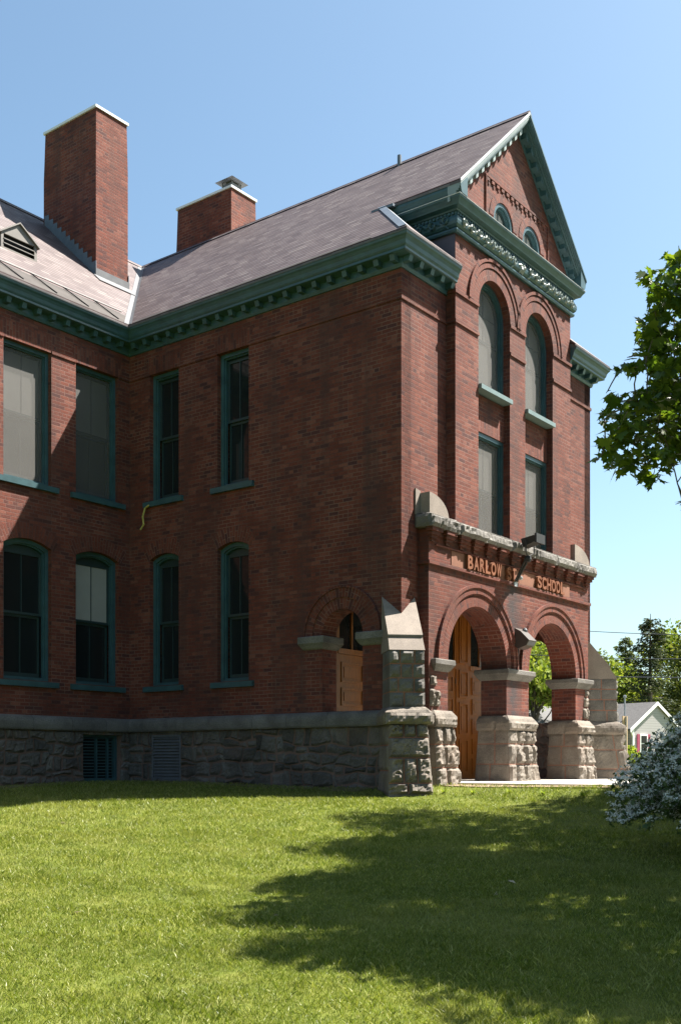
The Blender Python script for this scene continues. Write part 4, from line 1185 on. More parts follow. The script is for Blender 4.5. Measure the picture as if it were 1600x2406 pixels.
# ------------------------------------------------------------ things fixed to or hanging on the school
FL = thing('floodlight', 'black floodlight on a bracket above the school lettering, tilted down over the coping', 'floodlight', (3.65, YF, 3.6), group='floodlights on the porch front')
mb = MB()
hc = Vector((3.66, YF-.36, 4.36))
mb.hexa([hc+Vector(q) for q in ((-.14,-.17,-.02),(.14,-.17,-.02),(.11,.10,-.10),(-.11,.10,-.10),(-.17,-.20,.10),(.17,-.20,.10),(.14,.13,.06),(-.14,.13,.06))])
mb.box(hc.x-.18, hc.x+.18, hc.y-.235, hc.y-.19, hc.z-.05, hc.z+.13)
mb.build('housing', BLACKM, FL)
mb = MB(); mb.tube([hc+Vector((-.17,0,.03)), hc+Vector((-.17,.0,-.2)), hc+Vector((.0,.05,-.28)), hc+Vector((.17,0,-.2)), hc+Vector((.17,0,.03))], .014, 6); mb.build('yoke', BLACKM, FL)
mb = MB(); mb.tube([(3.66, YF-.33, 4.10), (3.66, YF-.27, 3.95), (3.66, YF-.06, 3.62)], .026, 8); mb.tube([(3.60, YF-.30, 4.05), (3.60, YF-.2, 3.86), (3.60, YF-.05, 3.60)], .016, 6)
mb.lathe((3.66, YF-.31, 4.03), [(.0,-.06),(.06,-.05),(.075,0),(.06,.06),(0,.08)], 10)
mb.build('bracket', BLACKM, FL)
mb = MB(); mb.box(3.58, 3.72, YF-.06, YF-.055, 3.52, 3.66); mb.box(3.60, 3.70, YF-.054, YF-.004, 3.54, 3.64); mb.lathe((3.78, YF-.09, 3.70), [(0,-.045),(.04,-.03),(.045,0),(.04,.03),(0,.045)], 8); mb.build('junction_box', DULLM, FL)
FL2 = thing('floodlight', 'dark box floodlight with grey side, mounted between the two porch arches', 'floodlight', (3.90, YF, 2.2), group='floodlights on the porch front')
mb = MB(); bx = 3.78; yb = YF
prof_ = [(-.04, 2.70), (-.18, 2.62), (-.36, 2.44), (-.30, 2.34), (-.10, 2.28), (-.04, 2.36)]
mb.prism([(bx-.16, yb+a, z) for a, z in prof_], [(bx+.16, yb+a, z) for a, z in prof_]); mb.build('housing', DARKM, FL2)
mb = MB(); mb.prism([(bx+.161, yb+a*.98, z) for a, z in prof_], [(bx+.166, yb+a*.98, z) for a, z in prof_])
mb.face([(bx-.14, yb-.353, 2.423), (bx+.14, yb-.353, 2.423), (bx+.14, yb-.307, 2.347), (bx-.14, yb-.307, 2.347)])
mb.lathe((bx+.10, yb-.13, 2.65), [(.0,-.04),(.05,-.03),(.055,.02),(.03,.06),(0,.07)], 8)
mb.build('end_plate', GALV, FL2)
mb = MB(); mb.tube([(bx, yb-.025, 2.3), (bx, yb-.025, 1.88)], .022, 8); mb.box(bx-.06, bx+.06, yb-.05, yb-.003, 2.35, 2.6); mb.build('conduit', BLACKM, FL2)
mb = MB(); mb.lathe((3.3, 1.05, 3.42), [(0,-.16),(.12,-.13),(.17,-.05),(.16,.03),(.10,.09),(.10,.16),(0,.16)], 16)
o = mb.build('ceiling_globe', WHITE, smooth=True); tag(o, 'white globe lamp on the ceiling inside the porch', 'lamp')
mb = MB()
q0 = Vector((-.085, 6.36, 5.32))
mb.tube([q0+Vector((0,-.12,.04)), q0+Vector((0,0,.0)), q0+Vector((-.02,.05,-.18)), q0+Vector((-.01,.03,-.34)), q0+Vector((-.02,.12,-.44))], .02, 6)
tag(mb.build('rope', YELLOW), 'yellow rope hanging off the sill of the upper window next to the inner corner', 'rope')

# ------------------------------------------------------------ trees
SHB = [(6.0, 1.5), (6.6, 1.2), (7, .2), (7.6, -.15), (9, -.95), (11.2, -.75), (13.4, -.5), (18, .45), (22, 1.6)]   # how far left the lawn shade reaches
def shades_branch(rt, d, z):
    return any(z > z0+.5 and (rt - .647*(z-z0) - 3.3)**2 + (d - .216*(z-z0) - 10.6)**2 < .95 for z0 in (4.9, 4.0))
def shade_ok(c, r):
    rt, d = camspace(c[0], c[1]); h = c[2] + 1.15
    rs, ds = rt - .647*h, d - .216*h
    if shades_branch(rt, d, c[2]) and random.random() < .85: return False
    p = loc(rs, ds)
    if (rt - .647*(h-1) - 4.3)**2 + (d - .216*(h-1) - 12.2)**2 < 1.3 and random.random() < .55: return False   # let some sun reach the white shrub
    if -3 < p.x < 14 and p.y + r > -2.4: return False          # the porch and the walk in front of it stay sunny
    return rs - .75*r > interp(ds, SHB)
def maple_leaf():
    o = [(0, 0), (.13, .06), (.38, -.06), (.30, .12), (.52, .30), (.32, .34), (.30, .46), (.14, .42), (.16, .66), (.07, .66), (0, .95)]
    return o + [(-x, y) for x, y in o[-2:0:-1]]
ML = maple_leaf()
def add_maple_leaf(mb, p, size, rnd, droop=None):
    # hang from a petiole: tip points down/outward, blade roughly facing up
    az = rnd.uniform(0, 2*math.pi); pitch = rnd.uniform(-1.25, .15); roll = rnd.gauss(0, .5)
    t = Vector((math.cos(az)*math.cos(pitch), math.sin(az)*math.cos(pitch), math.sin(pitch)))
    s = t.cross(Vector((0,0,1))).normalized(); nn = s.cross(t)
    s2 = s*math.cos(roll) + nn*math.sin(roll); n2 = s2.cross(t)
    i = len(mb.v); cu = rnd.uniform(.05, .35)
    for x, y in ML:
        mb.v.append(tuple(p + s2*x*size + t*y*size + n2*(-abs(x)*cu)*size))
    k = len(ML)
    # two halves folded on the midrib
    half = list(range(0, 11)); other = [0] + [k-j for j in range(1, 10)] + [10]
    mb.f.append(tuple(i+q for q in half)); mb.m.append(0)
    mb.f.append(tuple(i+q for q in reversed(other))); mb.m.append(0)
def limb(mb, a, b, r0, r1, rnd, n=6, sag=.12):
    pts = []; L = (b-a).length
    for k in range(n+1):
        t = k/n; p = a.lerp(b, t) + Vector((rnd.gauss(0,1), rnd.gauss(0,1), rnd.gauss(0,1)))*L*.025*(0 if k in (0, n) else 1) + Vector((0,0,sag*L*math.sin(t*math.pi)))
        pts.append(p)
    mb.tube(pts, [r0+(r1-r0)*k/n for k in range(n+1)], 7); return pts
def maple(base, top_h, blobs, label, seed, lsize=.15, per=1.0, trunk_r=.28, group=None):
    rnd = random.Random(seed); base = Vector(base)
    T = thing('maple_tree', label, 'tree', base, group)
    tr = MB(); crown = MB()
    n = 9; pts = [base + Vector((.12*math.sin(k*.9), .1*math.cos(k*1.3), top_h*k/n - (.3 if k == 0 else 0))) for k in range(n+1)]
    tr.tube(pts, [trunk_r*(1.35 if k == 0 else 1)*(1-.085*k) for k in range(n+1)], 10)
    nodes = [(p, trunk_r*(1-.085*k)*.45) for k, p in enumerate(pts) if k >= 3]
    order = sorted(blobs, key=lambda b: (Vector(b[0])-pts[5]).length)
    for (c, r, dens) in order:
        c = Vector(c)
        h, hr = min(nodes, key=lambda q: (q[0]-c).length + (.0 if q[1] < .07 else .35))
        r1 = max(.006, min(.03, hr*.62))
        limb(tr, h, c, max(.008, hr*.8), r1, rnd, 4, .06)
        nodes.append((c, r1))
        for _ in range(3):
            e = c + Vector((rnd.uniform(-r, r), rnd.uniform(-r, r), rnd.uniform(-r, r)))*.9
            limb(tr, c, e, .006, .003, rnd, 3, .05)
        m_ = int(dens*per*(r/.25)**2.2)
        for _ in range(m_):
            while True:
                q = Vector((rnd.uniform(-1,1), rnd.uniform(-1,1), rnd.uniform(-1,1)))
                if q.length < 1: break
            if q.length < .35 and rnd.random() < .5: q = q*1.9
            add_maple_leaf(crown, c + q*r, lsize*rnd.uniform(.7, 1.2), rnd)
    tr.build('trunk', BARK, T, smooth=True); crown.build('crown', MAPLE, T)
    return T
rb = random.Random(21)
vis = [(1600,655,70),(1548,672,34),(1515,655,20),(1588,735,75),(1545,765,40),(1512,778,20),(1500,806,14),(1578,815,62),(1548,845,40),(1520,838,18),(1600,880,80),
       (1480,838,12),(1462,862,20),(1487,866,22),(1560,925,60),(1520,935,32),(1492,950,34),(1455,946,34),(1432,975,22),(1428,918,10),(1600,960,80),(1500,990,45),(1455,1010,38),(1425,1040,26),(1545,1005,50),
       (1490,1045,45),(1440,1082,24),(1475,1095,28),(1525,1092,38),(1535,1122,20),(1560,1060,24),(1600,1030,50),(1580,1090,12),(1604,1180,16),(1420,985,10),(1598,610,30),(1409,1075,12)]
blobs = []
for px, py, r in vis:
    d = 10.6 + rb.uniform(-.5, .9); blobs.append((at(px, py, d), r/F_PX*d, 74))
for k in range(185):
    while True:
        rt, d, z = rb.uniform(2.4, 12.3), rb.uniform(5.8, 16.5), rb.uniform(1.6, 9.5)
        e = ((rt-7.6)/4.9)**2 + ((d-11.2)/5.5)**2 + ((z-5.2)/4.3)**2
        if e < 1 and e > .10 and rt-.6 > .322*d and not (d < 9.3 and z < 3.0) and shade_ok(loc(rt, d, z), .75): break
    blobs.append((loc(rt, d, z), rb.uniform(.5, .85), 26))
for k in range(90):          # unseen boughs placed so their shade reaches the lawn shadow's edge
    for _ in range(60):
        ds = rb.uniform(6.6, 14.5); rs = interp(ds, SHB) + .30 + .75*(.5+.5*math.sin(ds*2.9)) + rb.uniform(0, 1.2); h = rb.uniform(3.5, 9.8)
        rt, d, z = rs + .647*h, ds + .216*h, h - 1.15
        if rt-.62 > .322*d and z > 1.6 and not shades_branch(rt, d, z):
            blobs.append((loc(rt, d, z), rb.uniform(.38, .62), 26)); break
mb_base = loc(8.0, 11.2); mb_base.z = gz(mb_base.x, mb_base.y)
maple(mb_base, 8.6, blobs, 'leafy maple whose branch reaches in before the sky beside the gable', 5, lsize=.152)
# second maple further on; it shades the far part of the lawn
blobs = []
for k in range(95):
    while True:
        rt, d, z = rb.uniform(5, 17.5), rb.uniform(13.5, 25.5), rb.uniform(3.0, 13.2)
        e = ((rt-11.6)/5.2)**2 + ((d-19.4)/5.0)**2 + ((z-8.2)/5.0)**2
        if e < 1 and e > .10 and rt-.9 > .325*d and shade_ok(loc(rt, d, z), 1.0): break
    blobs.append((loc(rt, d, z), rb.uniform(.7, 1.15), 15))
b2 = loc(12.4, 19.4); b2.z = gz(b2.x, b2.y)
maple(b2, 11.5, blobs, 'tall maple standing past the first maple along the walk', 6, lsize=.21, per=.75)

def leafquads(mb, c, r, n, size, rnd, squash=(1,1,1), up=.3):
    for _ in range(n):
        while True:
            q = Vector((rnd.uniform(-1,1), rnd.uniform(-1,1), rnd.uniform(-1,1)))
            if q.length < 1: break
        p = c + Vector((q.x*squash[0], q.y*squash[1], q.z*squash[2]))*r
        a = Vector((rnd.gauss(0,1), rnd.gauss(0,1), rnd.gauss(0,1)+up)).normalized(); t = a.orthogonal().normalized()
        t = (t*math.cos(rnd.uniform(0,6.3)) + a.cross(t)*math.sin(rnd.uniform(0,6.3))).normalized(); s = a.cross(t)
        z = size*rnd.uniform(.6, 1.3)
        mb.face([p - t*z, p + s*z*.55, p + t*z, p - s*z*.55])
def broadleaf(name, base, H, Wd, label, mat, seed, nb=34, leaf=.17, per=150, trunk=.22, group='trees behind the far house', lean=0):
    rnd = random.Random(seed); base = Vector(base); base.z = gz(base.x, base.y)
    T = thing(name, label, 'tree', base, group); tr = MB(); cr = MB()
    n = 7; pts = [base+Vector((rnd.gauss(0,.12)*k/3, rnd.gauss(0,.12)*k/3, H*.8*k/n)) for k in range(n+1)]
    tr.tube(pts, [trunk*(1-.11*k) for k in range(n+1)], 7)
    for k in range(nb):
        z = rnd.uniform(.16, .97); rad = Wd*.5*math.sin(math.pi*(.12+.86*z)**.8)*rnd.uniform(.35, 1); a = rnd.uniform(0, 6.283)
        c = base + Vector((rad*math.cos(a), rad*math.sin(a), z*H))
        limb(tr, pts[max(1, min(n-1, int(z*n*.75)))], c, trunk*.25, .015, rnd, 4)
        leafquads(cr, c, Wd*rnd.uniform(.13, .23), per, leaf, rnd, (1,1,.75))
    tr.build('trunk', BARK, T); cr.build('crown', mat, T); return T
def spruce(base, H, Wd, label, seed, mat=None, group='trees behind the far house'):
    rnd = random.Random(seed); base = Vector(base); base.z = gz(base.x, base.y)
    T = thing('spruce_tree', label, 'tree', base, group); tr = MB(); cr = MB()
    tr.tube([base, base+Vector((0,0,H*.5)), base+Vector((.1,0,H))], [.25, .14, .02], 7)
    z = H*.08
    while z < H*.99:
        L = Wd*.5*(1 - z/H)**.75 + .25
        for k in range(rnd.randint(5, 7)):
            a = rnd.uniform(0, 6.283); l = L*rnd.uniform(.55, 1.15)
            if rnd.random() < .12: continue
            d = Vector((math.cos(a), math.sin(a), 0)); droop = rnd.uniform(-.05, .28)*(1-z/H)
            p0 = base + Vector((0,0,z)); tip = p0 + d*l + Vector((0,0,-droop*l + .12*l*(z/H)))
            tr.tube([p0, p0.lerp(tip, .5)+Vector((0,0,.05*l)), tip], [.035, .025, .008], 4)
            m_ = int(26 + 44*l)
            for j in range(m_):
                t = rnd.uniform(.12, 1.05); q = p0.lerp(tip, t)
                off = Vector((-d.y, d.x, 0))*rnd.gauss(0, .16*l*(1.1-t)+.06) + Vector((0,0,rnd.uniform(-.34, .08)))
                ax = (d*rnd.uniform(.3,1) + Vector((-d.y, d.x, 0))*rnd.gauss(0,.8) + Vector((0,0,rnd.uniform(-.7,.1)))).normalized()
                s = ax.cross(Vector((rnd.gauss(0,1), rnd.gauss(0,1), rnd.gauss(0,1)))).normalized(); zz = rnd.uniform(.10, .22)
                pp_ = q+off
                cr.face([pp_, pp_+ax*zz*.6+s*zz*.28, pp_+ax*zz*1.3, pp_+ax*zz*.6-s*zz*.28])
        z += .30 + .12*rnd.random()
    tr.build('trunk', BARK, T); cr.build('crown', mat or CONIF, T); return T
def gl(px, d):
    p = at(px, 1800, d); return (p.x, p.y, gz(p.x, p.y))
spruce(gl(1527, 74), 10.6, 6.2, 'tall dark spruce rising behind the grey house', 31)
spruce(gl(1468, 92), 11.2, 6.0, 'grey green conifer top just left of the tall spruce', 32, mat=OLIVE)
broadleaf('leafy_tree', gl(1432, 78), 7.9, 7.0, 'yellow green tree right behind the end buttress', DECID, 41, nb=44)
broadleaf('leafy_tree', gl(1480, 80), 6.4, 6.5, 'low bright tree between the grey house roof and the spruce', DECID, 42, nb=44)
broadleaf('leafy_tree', gl(1592, 84), 10.8, 8.0, 'broad sunlit tree to the right of the tall spruce', DECID, 43, nb=50)
broadleaf('leafy_tree', gl(1650, 80), 12, 8.0, 'olive tree at the right edge behind the spirea', OLIVE, 47, nb=40)
broadleaf('leafy_tree', gl(1385, 88), 9.0, 8.0, 'olive tree half hidden by the last porch pier', OLIVE, 44, nb=44)
broadleaf('leafy_tree', gl(1262, 60), 5.6, 5.2, 'bright green tree framed low in the right porch arch', DECID, 45, nb=40, leaf=.14)
broadleaf('leafy_tree', gl(1250, 84), 12.5, 9.0, 'dark leafy tree filling the top of the right porch arch', OLIVE, 46, nb=60, leaf=.18)
broadleaf('leafy_tree', gl(1215, 78), 11, 9.0, 'green tree seen through the porch at the edge of its middle pier', DECID, 48, nb=50, leaf=.18)
# ------------------------------------------------------------ house across the street
def house():
    hb = at(1487, 1795, 62); hb.z = gz(hb.x, hb.y)
    H = thing('house', 'grey sided bungalow with maroon shutters and white gable trim across the street', 'house', hb)
    # local axes: a along the gable wall (to the right in the picture), e along the ridge away to the left
    A_ = Vector((RT[0], RT[1], 0))*.80 + Vector((FW[0], FW[1], 0))*.60; A_.normalize(); E_ = Vector((-A_.y, A_.x, 0))
    if E_.dot(Vector((FW[0], FW[1], 0))) < 0: E_ = -E_
    def P(a, e, z): return hb + A_*a + E_*e + Vector((0,0,z))
    Wd, He, Hr, L = 4.2, 2.5, 3.90, 9
    m, nt_, b_ = newmat('grey lap siding'); n = N(nt_); pos = n.pos()
    sep = n.add('ShaderNodeSeparateXYZ'); n.link(pos, sep.inputs[0])
    fr_ = n.math('FRACT', n.math('DIVIDE', sep.outputs[2], .145))
    n.link(n.mix(n.ramp(fr_, [(0,(1,1,1)),(.16,(0,0,0))]), (.36,.345,.34), (.14,.135,.133)), b_.inputs['Base Color']); b_.inputs['Roughness'].default_value = .6
    sd = MB()
    sd.face([P(0,0,-.3), P(Wd,0,-.3), P(Wd,0,He), P(Wd/2,0,Hr), P(0,0,He)]); sd.face([P(0,L,-.3), P(Wd,L,-.3), P(Wd,L,He), P(Wd/2,L,Hr), P(0,L,He)])
    sd.face([P(0,0,-.3), P(0,L,-.3), P(0,L,He), P(0,0,He)]); sd.face([P(Wd,0,-.3), P(Wd,L,-.3), P(Wd,L,He), P(Wd,0,He)])
    # side block running to the left, set back
    sd.hexa([P(-9, 1.2, -.3), P(.1, 1.2, -.3), P(.1, 7.5, -.3), P(-9, 7.5, -.3), P(-9, 1.2, 2.4), P(.1, 1.2, 2.4), P(.1, 7.5, 2.4), P(-9, 7.5, 2.4)])
    sd.build('wall', m, H)
    rm = soil_like('grey shingles', [(0.3, (.095,.092,.092)), (0.7, (.14,.137,.135))], scale=6, bump=.2)
    rf_ = MB()
    for s_ in (0, 1):
        ea = -.35 if s_ == 0 else Wd+.35; ze = He - .16
        rf_.prism([P(ea, -.10, ze), P(Wd/2, -.10, Hr+.03), P(Wd/2, L+.3, Hr+.03), P(ea, L+.3, ze)], [P(ea, -.10, ze+.1), P(Wd/2, -.10, Hr+.14), P(Wd/2, L+.3, Hr+.14), P(ea, L+.3, ze+.1)])
    rf_.prism([P(-9.4, .75, 2.3), P(6.6, .75, 2.3), P(6.6, 4.4, 3.72), P(-9.4, 4.4, 3.72)], [P(-9.4, .75, 2.4), P(6.6, .75, 2.4), P(6.6, 4.4, 3.82), P(-9.4, 4.4, 3.82)])
    rf_.prism([P(-9.4, 8, 2.3), P(6.6, 8, 2.3), P(6.6, 4.4, 3.72), P(-9.4, 4.4, 3.72)], [P(-9.4, 8, 2.4), P(6.6, 8, 2.4), P(6.6, 4.4, 3.82), P(-9.4, 4.4, 3.82)])
    rfo = rf_.build('roof', rm, H)
    vp = MB(); q = P(.55, 1.0, 2.6); vp.tube([q, q+Vector((0,0,1.75))], .05, 8); vp.lathe(tuple(q+Vector((0,0,1.72))), [(.0,-.06),(.10,-.05),(.10,.08),(0,.1)], 8); vp.build('vent_pipe', DULLM, rfo)
    tm = MB()
    for s_ in (0, 1):
        ea = -.36 if s_ == 0 else Wd+.36; ze = He-.16
        tm.prism([P(ea, -.125, ze-.10), P(Wd/2, -.125, Hr-.06), P(Wd/2, -.125, Hr+.15), P(ea, -.125, ze+.11)], [P(ea, -.102, ze-.10), P(Wd/2, -.102, Hr-.06), P(Wd/2, -.102, Hr+.15), P(ea, -.102, ze+.11)])
    tm.hexa([P(-.05,-.03,-.3), P(.08,-.03,-.3), P(.08,.02,-.3), P(-.05,.02,-.3), P(-.05,-.03,He-.1), P(.08,-.03,He-.1), P(.08,.02,He-.1), P(-.05,.02,He-.1)])
    tm.tube([P(-.3,-.1,2.3), P(-.12,-.08,2.0), P(-.12,-.08,-.1)], .05, 6)
    tm.build('trim', HWHITE, H)
    def bx_(mb, a0, a1, e0, e1, z0, z1): mb.hexa([P(a0,e0,z0), P(a1,e0,z0), P(a1,e1,z0), P(a0,e1,z0), P(a0,e0,z1), P(a1,e0,z1), P(a1,e1,z1), P(a0,e1,z1)])
    wf = MB(); c = .92
    bx_(wf, c-.34, c+.34, -.06, .03, 1.10, 2.15); wn = wf.build('window', HWHITE, H)
    pn = MB(); bx_(pn, c-.25, c+.25, -.07, -.061, 1.19, 1.60); bx_(pn, c-.25, c+.25, -.07, -.061, 1.65, 2.06); pn.build('pane', GLASS, wn)
    for s_ in (-1, 1):
        sh_ = MB(); k = c+s_*.47; bx_(sh_, k-.11, k+.11, -.05, .0, 1.10, 2.15); sh_.build('shutter', MAROON, H)
    dr = MB(); bx_(dr, -1.35, -.75, 1.14, 1.21, .1, 2.1); dr.build('door', MAROON, H)
    dt = MB(); bx_(dt, -1.75, -1.37, 1.12, 1.21, .7, 2.1); dt.build('window', HWHITE, H)
house()
rs = random.Random(8)
def bush(px, d, w_, h, label, mat, seed, n=700, leaf=.10, flowers=None):
    p = Vector(gl(px, d)); rnd = random.Random(seed)
    T = thing('bush', label, 'bush', p); mb = MB(); st = MB()
    for k in range(9):
        a = rnd.uniform(0, 6.28); e = p+Vector((math.cos(a)*w_*.35, math.sin(a)*w_*.35, h*rnd.uniform(.55,.9))); st.tube([p, p.lerp(e,.5)+Vector((0,0,.1*h)), e], [.02,.015,.006], 5)
        leafquads(mb, e, w_*.27, n//9, leaf, rnd)
    leafquads(mb, p+Vector((0,0,h*.35)), w_*.45, n//2, leaf, rnd, (1,1,.7))
    st.build('stems', BARK, T); mb.build('foliage', mat, T)
bush(1490, 57, .95, 1.35, 'yellow green bush at the near corner of the grey house', BUSHL, 61)
bush(1502, 56, .9, .75, 'low pale bush under the shuttered window of the house', DECID, 62)
bush(1456, 57, .8, .7, 'dark clipped bush by the house door', OLIVE, 63)
# signboard on a post, seen from behind
sp_ = at(1470.5, 1733, 30); gzp = gz(sp_.x, sp_.y)
rvS = Vector((.97, -.24, 0)); fvS = Vector((.24, .97, 0))
SG = thing('sign', 'narrow tall tan signboard on a steel post, seen from its back beside the buttress', 'sign', (sp_.x, sp_.y, gzp))
rv = Vector((RT[0], RT[1], 0)); fv = Vector((FW[0], FW[1], 0))
mb = MB()
for s_ in (0,):
    c = sp_
    mb.hexa([c+rvS*a*1.1+fvS*b+Vector((0,0,z)) for z in (-.52, .58) for a, b in ((-.095,.02),(.095,.02),(.095,.045),(-.095,.045))])
mb.build('board', TAN, SG)
mb = MB(); mb.hexa([(sp_+rv*a+fv*b)*1.0 for a, b in ()] or [Vector((sp_.x, sp_.y, z))+rv*a+fv*b for z in (gzp-.2, sp_.z+.57) for a, b in ((-.018,-.02),(.018,-.02),(.018,.018),(-.018,.018))])
mb.build('post', DULLM, SG)
# utility poles and cables
poles = []
for px, d, lab in ((1130, 66, 'wooden utility pole standing behind the school'), (1900, 46, 'wooden utility pole down the street on the right')):
    b = Vector(gl(px, d)); T = thing('utility_pole', lab, 'utility pole', b, 'utility poles along the street')
    mb = MB(); mb.tube([b-Vector((0,0,.5)), b+Vector((0,0,9.5))], [.15, .10], 9); mb.build('pole', POLE, T)
    mb = MB(); mb.hexa([b+rv*a+fv*c+Vector((0,0,z)) for z in (8.7, 8.82) for a, c in ((-1,-.05),(1,-.05),(1,.05),(-1,.05))]); mb.build('crossarm', POLE, T)
def cable(pa, pb, sag, label, r=.018):
    mb = MB(); a, b = at(*pa), at(*pb)
    mb.tube([a.lerp(b, k/24) - Vector((0,0,sag*4*(k/24)*(1-k/24))) for k in range(25)], r, 5)
    tag(mb.build('cable', WIRE), label, 'cable', 'cables over the street')
cable((1130, 1462, 66), (1900, 1494, 46), .25, 'topmost overhead cable, crossing clear sky right of the porch')
cable((1130, 1530, 66), (1900, 1543, 46), .25, 'middle overhead cable passing the tips of the trees')
cable((1130, 1578, 66), (1900, 1592, 46), .15, 'lowest overhead cable, in front of the tree foliage', r=.028)

# ------------------------------------------------------------ white flowering shrub
def spirea(c, label):
    rnd = random.Random(17); T = thing('flowering_shrub', label, 'shrub', c)
    st = MB(); lf = MB(); fl_ = MB()
    H = 2.15
    for k in range(330):
        a = rnd.uniform(0, 6.283); reach = rnd.uniform(.12, 1.0)**.7 * 1.16; hh = H*rnd.uniform(.40, 1.03)*(1.0-.34*reach)
        d = Vector((math.cos(a), math.sin(a), 0)); p0 = c + d*.12*rnd.random()
        pts = []
        for j in range(11):
            t = j/10
            pts.append(p0 + d*reach*(t**1.25) + Vector((0,0,hh*(1-(1-min(1,t*1.55))**2) - max(0, t-.55)**1.6*hh*1.25)))
        st.tube(pts, [.009-.0007*j for j in range(11)], 4)
        for j in range(2, 11):
            nl = 9
            for _ in range(nl):
                q = pts[j].lerp(pts[min(10, j+1)], rnd.random()) + Vector((rnd.gauss(0,.035), rnd.gauss(0,.035), rnd.gauss(0,.03)))
                leafquads(lf, q, .01, 1, .032, rnd)
            if j > 2 and rnd.random() < .9:
                for _ in range(rnd.randint(5, 8)):
                    q = pts[j].lerp(pts[min(10, j+1)], rnd.random()) + Vector((rnd.gauss(0,.03), rnd.gauss(0,.03), rnd.uniform(0,.045)))
                    rr = rnd.uniform(.017, .034)
                    # a corymb: domed disc of tiny petals
                    for _2 in range(9):
                        o_ = Vector((rnd.gauss(0,1), rnd.gauss(0,1), abs(rnd.gauss(0,.6)))).normalized()*rr
                        leafquads(fl_, q+o_, .003, 1, .0135, rnd, up=1.2)
    st.build('stems', BARK, T); lf.build('foliage', SPIREA, T); fl_.build('blossom', PETAL, T)
    T2 = None
c = at(1695, 1975, 12.2); c.z = gz(c.x, c.y)-.02
spirea(c, 'white flowering spirea arching down at the right edge of the lawn')

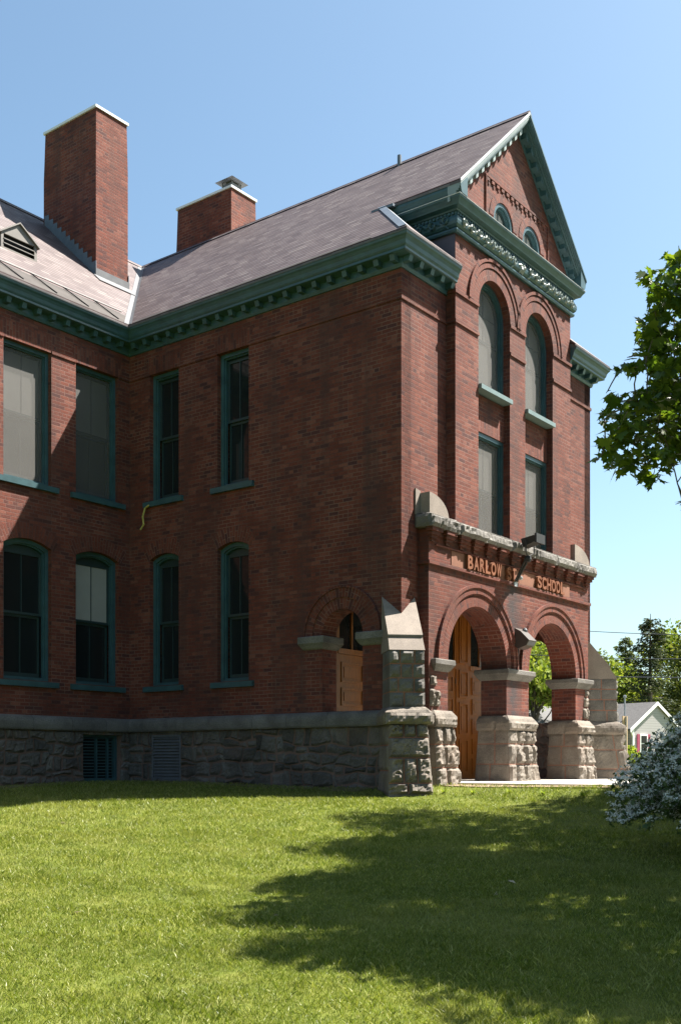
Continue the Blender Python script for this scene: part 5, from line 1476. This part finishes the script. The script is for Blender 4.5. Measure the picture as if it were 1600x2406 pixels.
# ------------------------------------------------------------ grass and bits on the lawn
def grass():
    rnd = random.Random(99); V = []; Fc = []
    def blade(x, y, h, wd, lean):
        z = gz_f(x, y); a = rnd.uniform(0, 6.283); b = rnd.uniform(0, 6.283)
        cx_, sx = math.cos(a)*wd, math.sin(a)*wd
        lx, ly = math.cos(b)*lean*h, math.sin(b)*lean*h
        i = len(V)
        V.append((x-cx_, y-sx, z-.004)); V.append((x+cx_, y+sx, z-.004)); V.append((x+lx*.45+cx_*.7, y+ly*.45+sx*.7, z+h*.62)); V.append((x+lx, y+ly, z+h)); V.append((x+lx*.45-cx_*.7, y+ly*.45-sx*.7, z+h*.62))
        Fc.append((i, i+1, i+2, i+3, i+4))
    cache = {}
    def gz_f(x, y):
        k = (int(x*4), int(y*4))
        if k not in cache:
            cache[k] = [gz(k[0]/4+a, k[1]/4+b) for b in (0, .25) for a in (0, .25)]
        q = cache[k]; fx, fy = x*4-int(x*4), y*4-int(y*4)
        if fx < 0: fx = -fx
        if fy < 0: fy = -fy
        return gz(x, y)
    def ok(x, y):
        if x > -.06 and y > -.25 and x < 8.2: return False
        if y > 6.86 and x < 0: return False
        if x > .95 and x < 9.6 and y < 1 and y > -25.: return False
        return True
    for _ in range(420):
        d = 5.8 + 13*rnd.random()**1.4; p = loc(rnd.uniform(-.36*d, .36*d), d)
        if not ok(p.x, p.y): continue
        rad = rnd.uniform(.04, .16); hh = rnd.uniform(.038, .062)
        for _2 in range(int(26+rad*400)):
            blade(p.x+rnd.gauss(0, rad), p.y+rnd.gauss(0, rad), hh*rnd.uniform(.6, 1.2), rnd.uniform(.002, .0042), rnd.uniform(.3, 1.4))
    bands = [(5.6, 8.5, 7200, .029), (8.5, 11, 5200, .031), (11, 14, 3000, .036), (14, 18, 1500, .044), (18, 26, 600, .05)]
    for d0, d1, dens, hh in bands:
        w1 = .36*d1+4.2; n = int(dens*(d1-d0)*2*w1*.85)
        for _ in range(n):
            d = rnd.uniform(d0, d1); rt = rnd.uniform(-w1, w1)
            if abs(rt) > .335*d+.3 and rnd.random() < .5: continue
            p = loc(rt, d)
            if not ok(p.x, p.y): continue
            pt = noise.noise(Vector((p.x*.8, p.y*.8, 0))) ; p3 = noise.noise(Vector((p.x*4, p.y*4, 5)))
            if p3 < -.38 and rnd.random() < .6: continue
            h = hh*rnd.uniform(.45, 1.15)*(1+.35*pt+.3*max(0, p3)); sz = .0010 + .00014*d
            blade(p.x, p.y, h, sz*rnd.uniform(.7, 1.5), rnd.uniform(.2, 1.5))
    me = bpy.data.meshes.new('grass'); me.from_pydata(V, [], Fc); me.materials.append(GRASS); me.update()
    o = bpy.data.objects.new('grass', me); COL.objects.link(o); tag(o, 'mown green lawn grass', 'grass', kind='stuff')
grass()
rl_ = random.Random(5)
DRY = leaf_mat('dry fallen leaf', [(.30,.24,.15), (.42,.36,.26)], trans=.2, tcol=(1,1,1))
for px, py, lab, s in ((1205, 2077, 'pale fallen leaf lying in the tree shadow on the lawn', .12), (1163, 2108, 'grey fallen leaf just below the pale one in the shade', .10), (145, 1937, 'whitish scrap of leaf on the sunny lawn far left', .10), (183, 2152, 'brown dead leaf on the sunny lawn near a bare patch', .10), (650, 2157, 'small curled dead leaf at the edge of the lawn shadow', .07)):
    # intersect the sight line with the lawn
    d = 6.0
    while d < 22 and at(px, py, d).z > gz(*at(px, py, d)[:2]): d += .05
    p = at(px, py, d); p.z = gz(p.x, p.y)+.03
    mb = MB(); add_maple_leaf(mb, p, s, rl_); o = mb.build('fallen_leaf', DRY); tag(o, lab, 'leaf', 'fallen leaves on the lawn')
def weeds(name, pts, label, seed):
    for i, (px, d) in enumerate(pts):
        p = at(px, 1850, d); p.z = gz(p.x, p.y); rnd = random.Random(seed+i); mb = MB()
        for k in range(26):
            a = rnd.uniform(0, 6.283); t = Vector((math.cos(a), math.sin(a), rnd.uniform(.4, 2))).normalized(); L = rnd.uniform(.05, .14); s = Vector((-t.y, t.x, 0))*.012
            mb.face([p-s, p+s, p+t*L*.6+s*1.2, p+t*L, p+t*L*.6-s*1.2])
        tag(mb.build(name, BUSHL), label[i], 'weed', 'weeds along the walk edge')
weeds('weed', [(1195, 17.75), (1277, 17.35), (1110, 18.0), (1372, 16.9), (1043, 18.3)], ['small weed at the walk edge before the middle pier', 'tufted weed at the walk edge before the right arch', 'low weed at the walk edge before the left arch', 'small weed at the walk edge before the last pier', 'small weed by the rough stones at the foot of the near buttress'], 70)
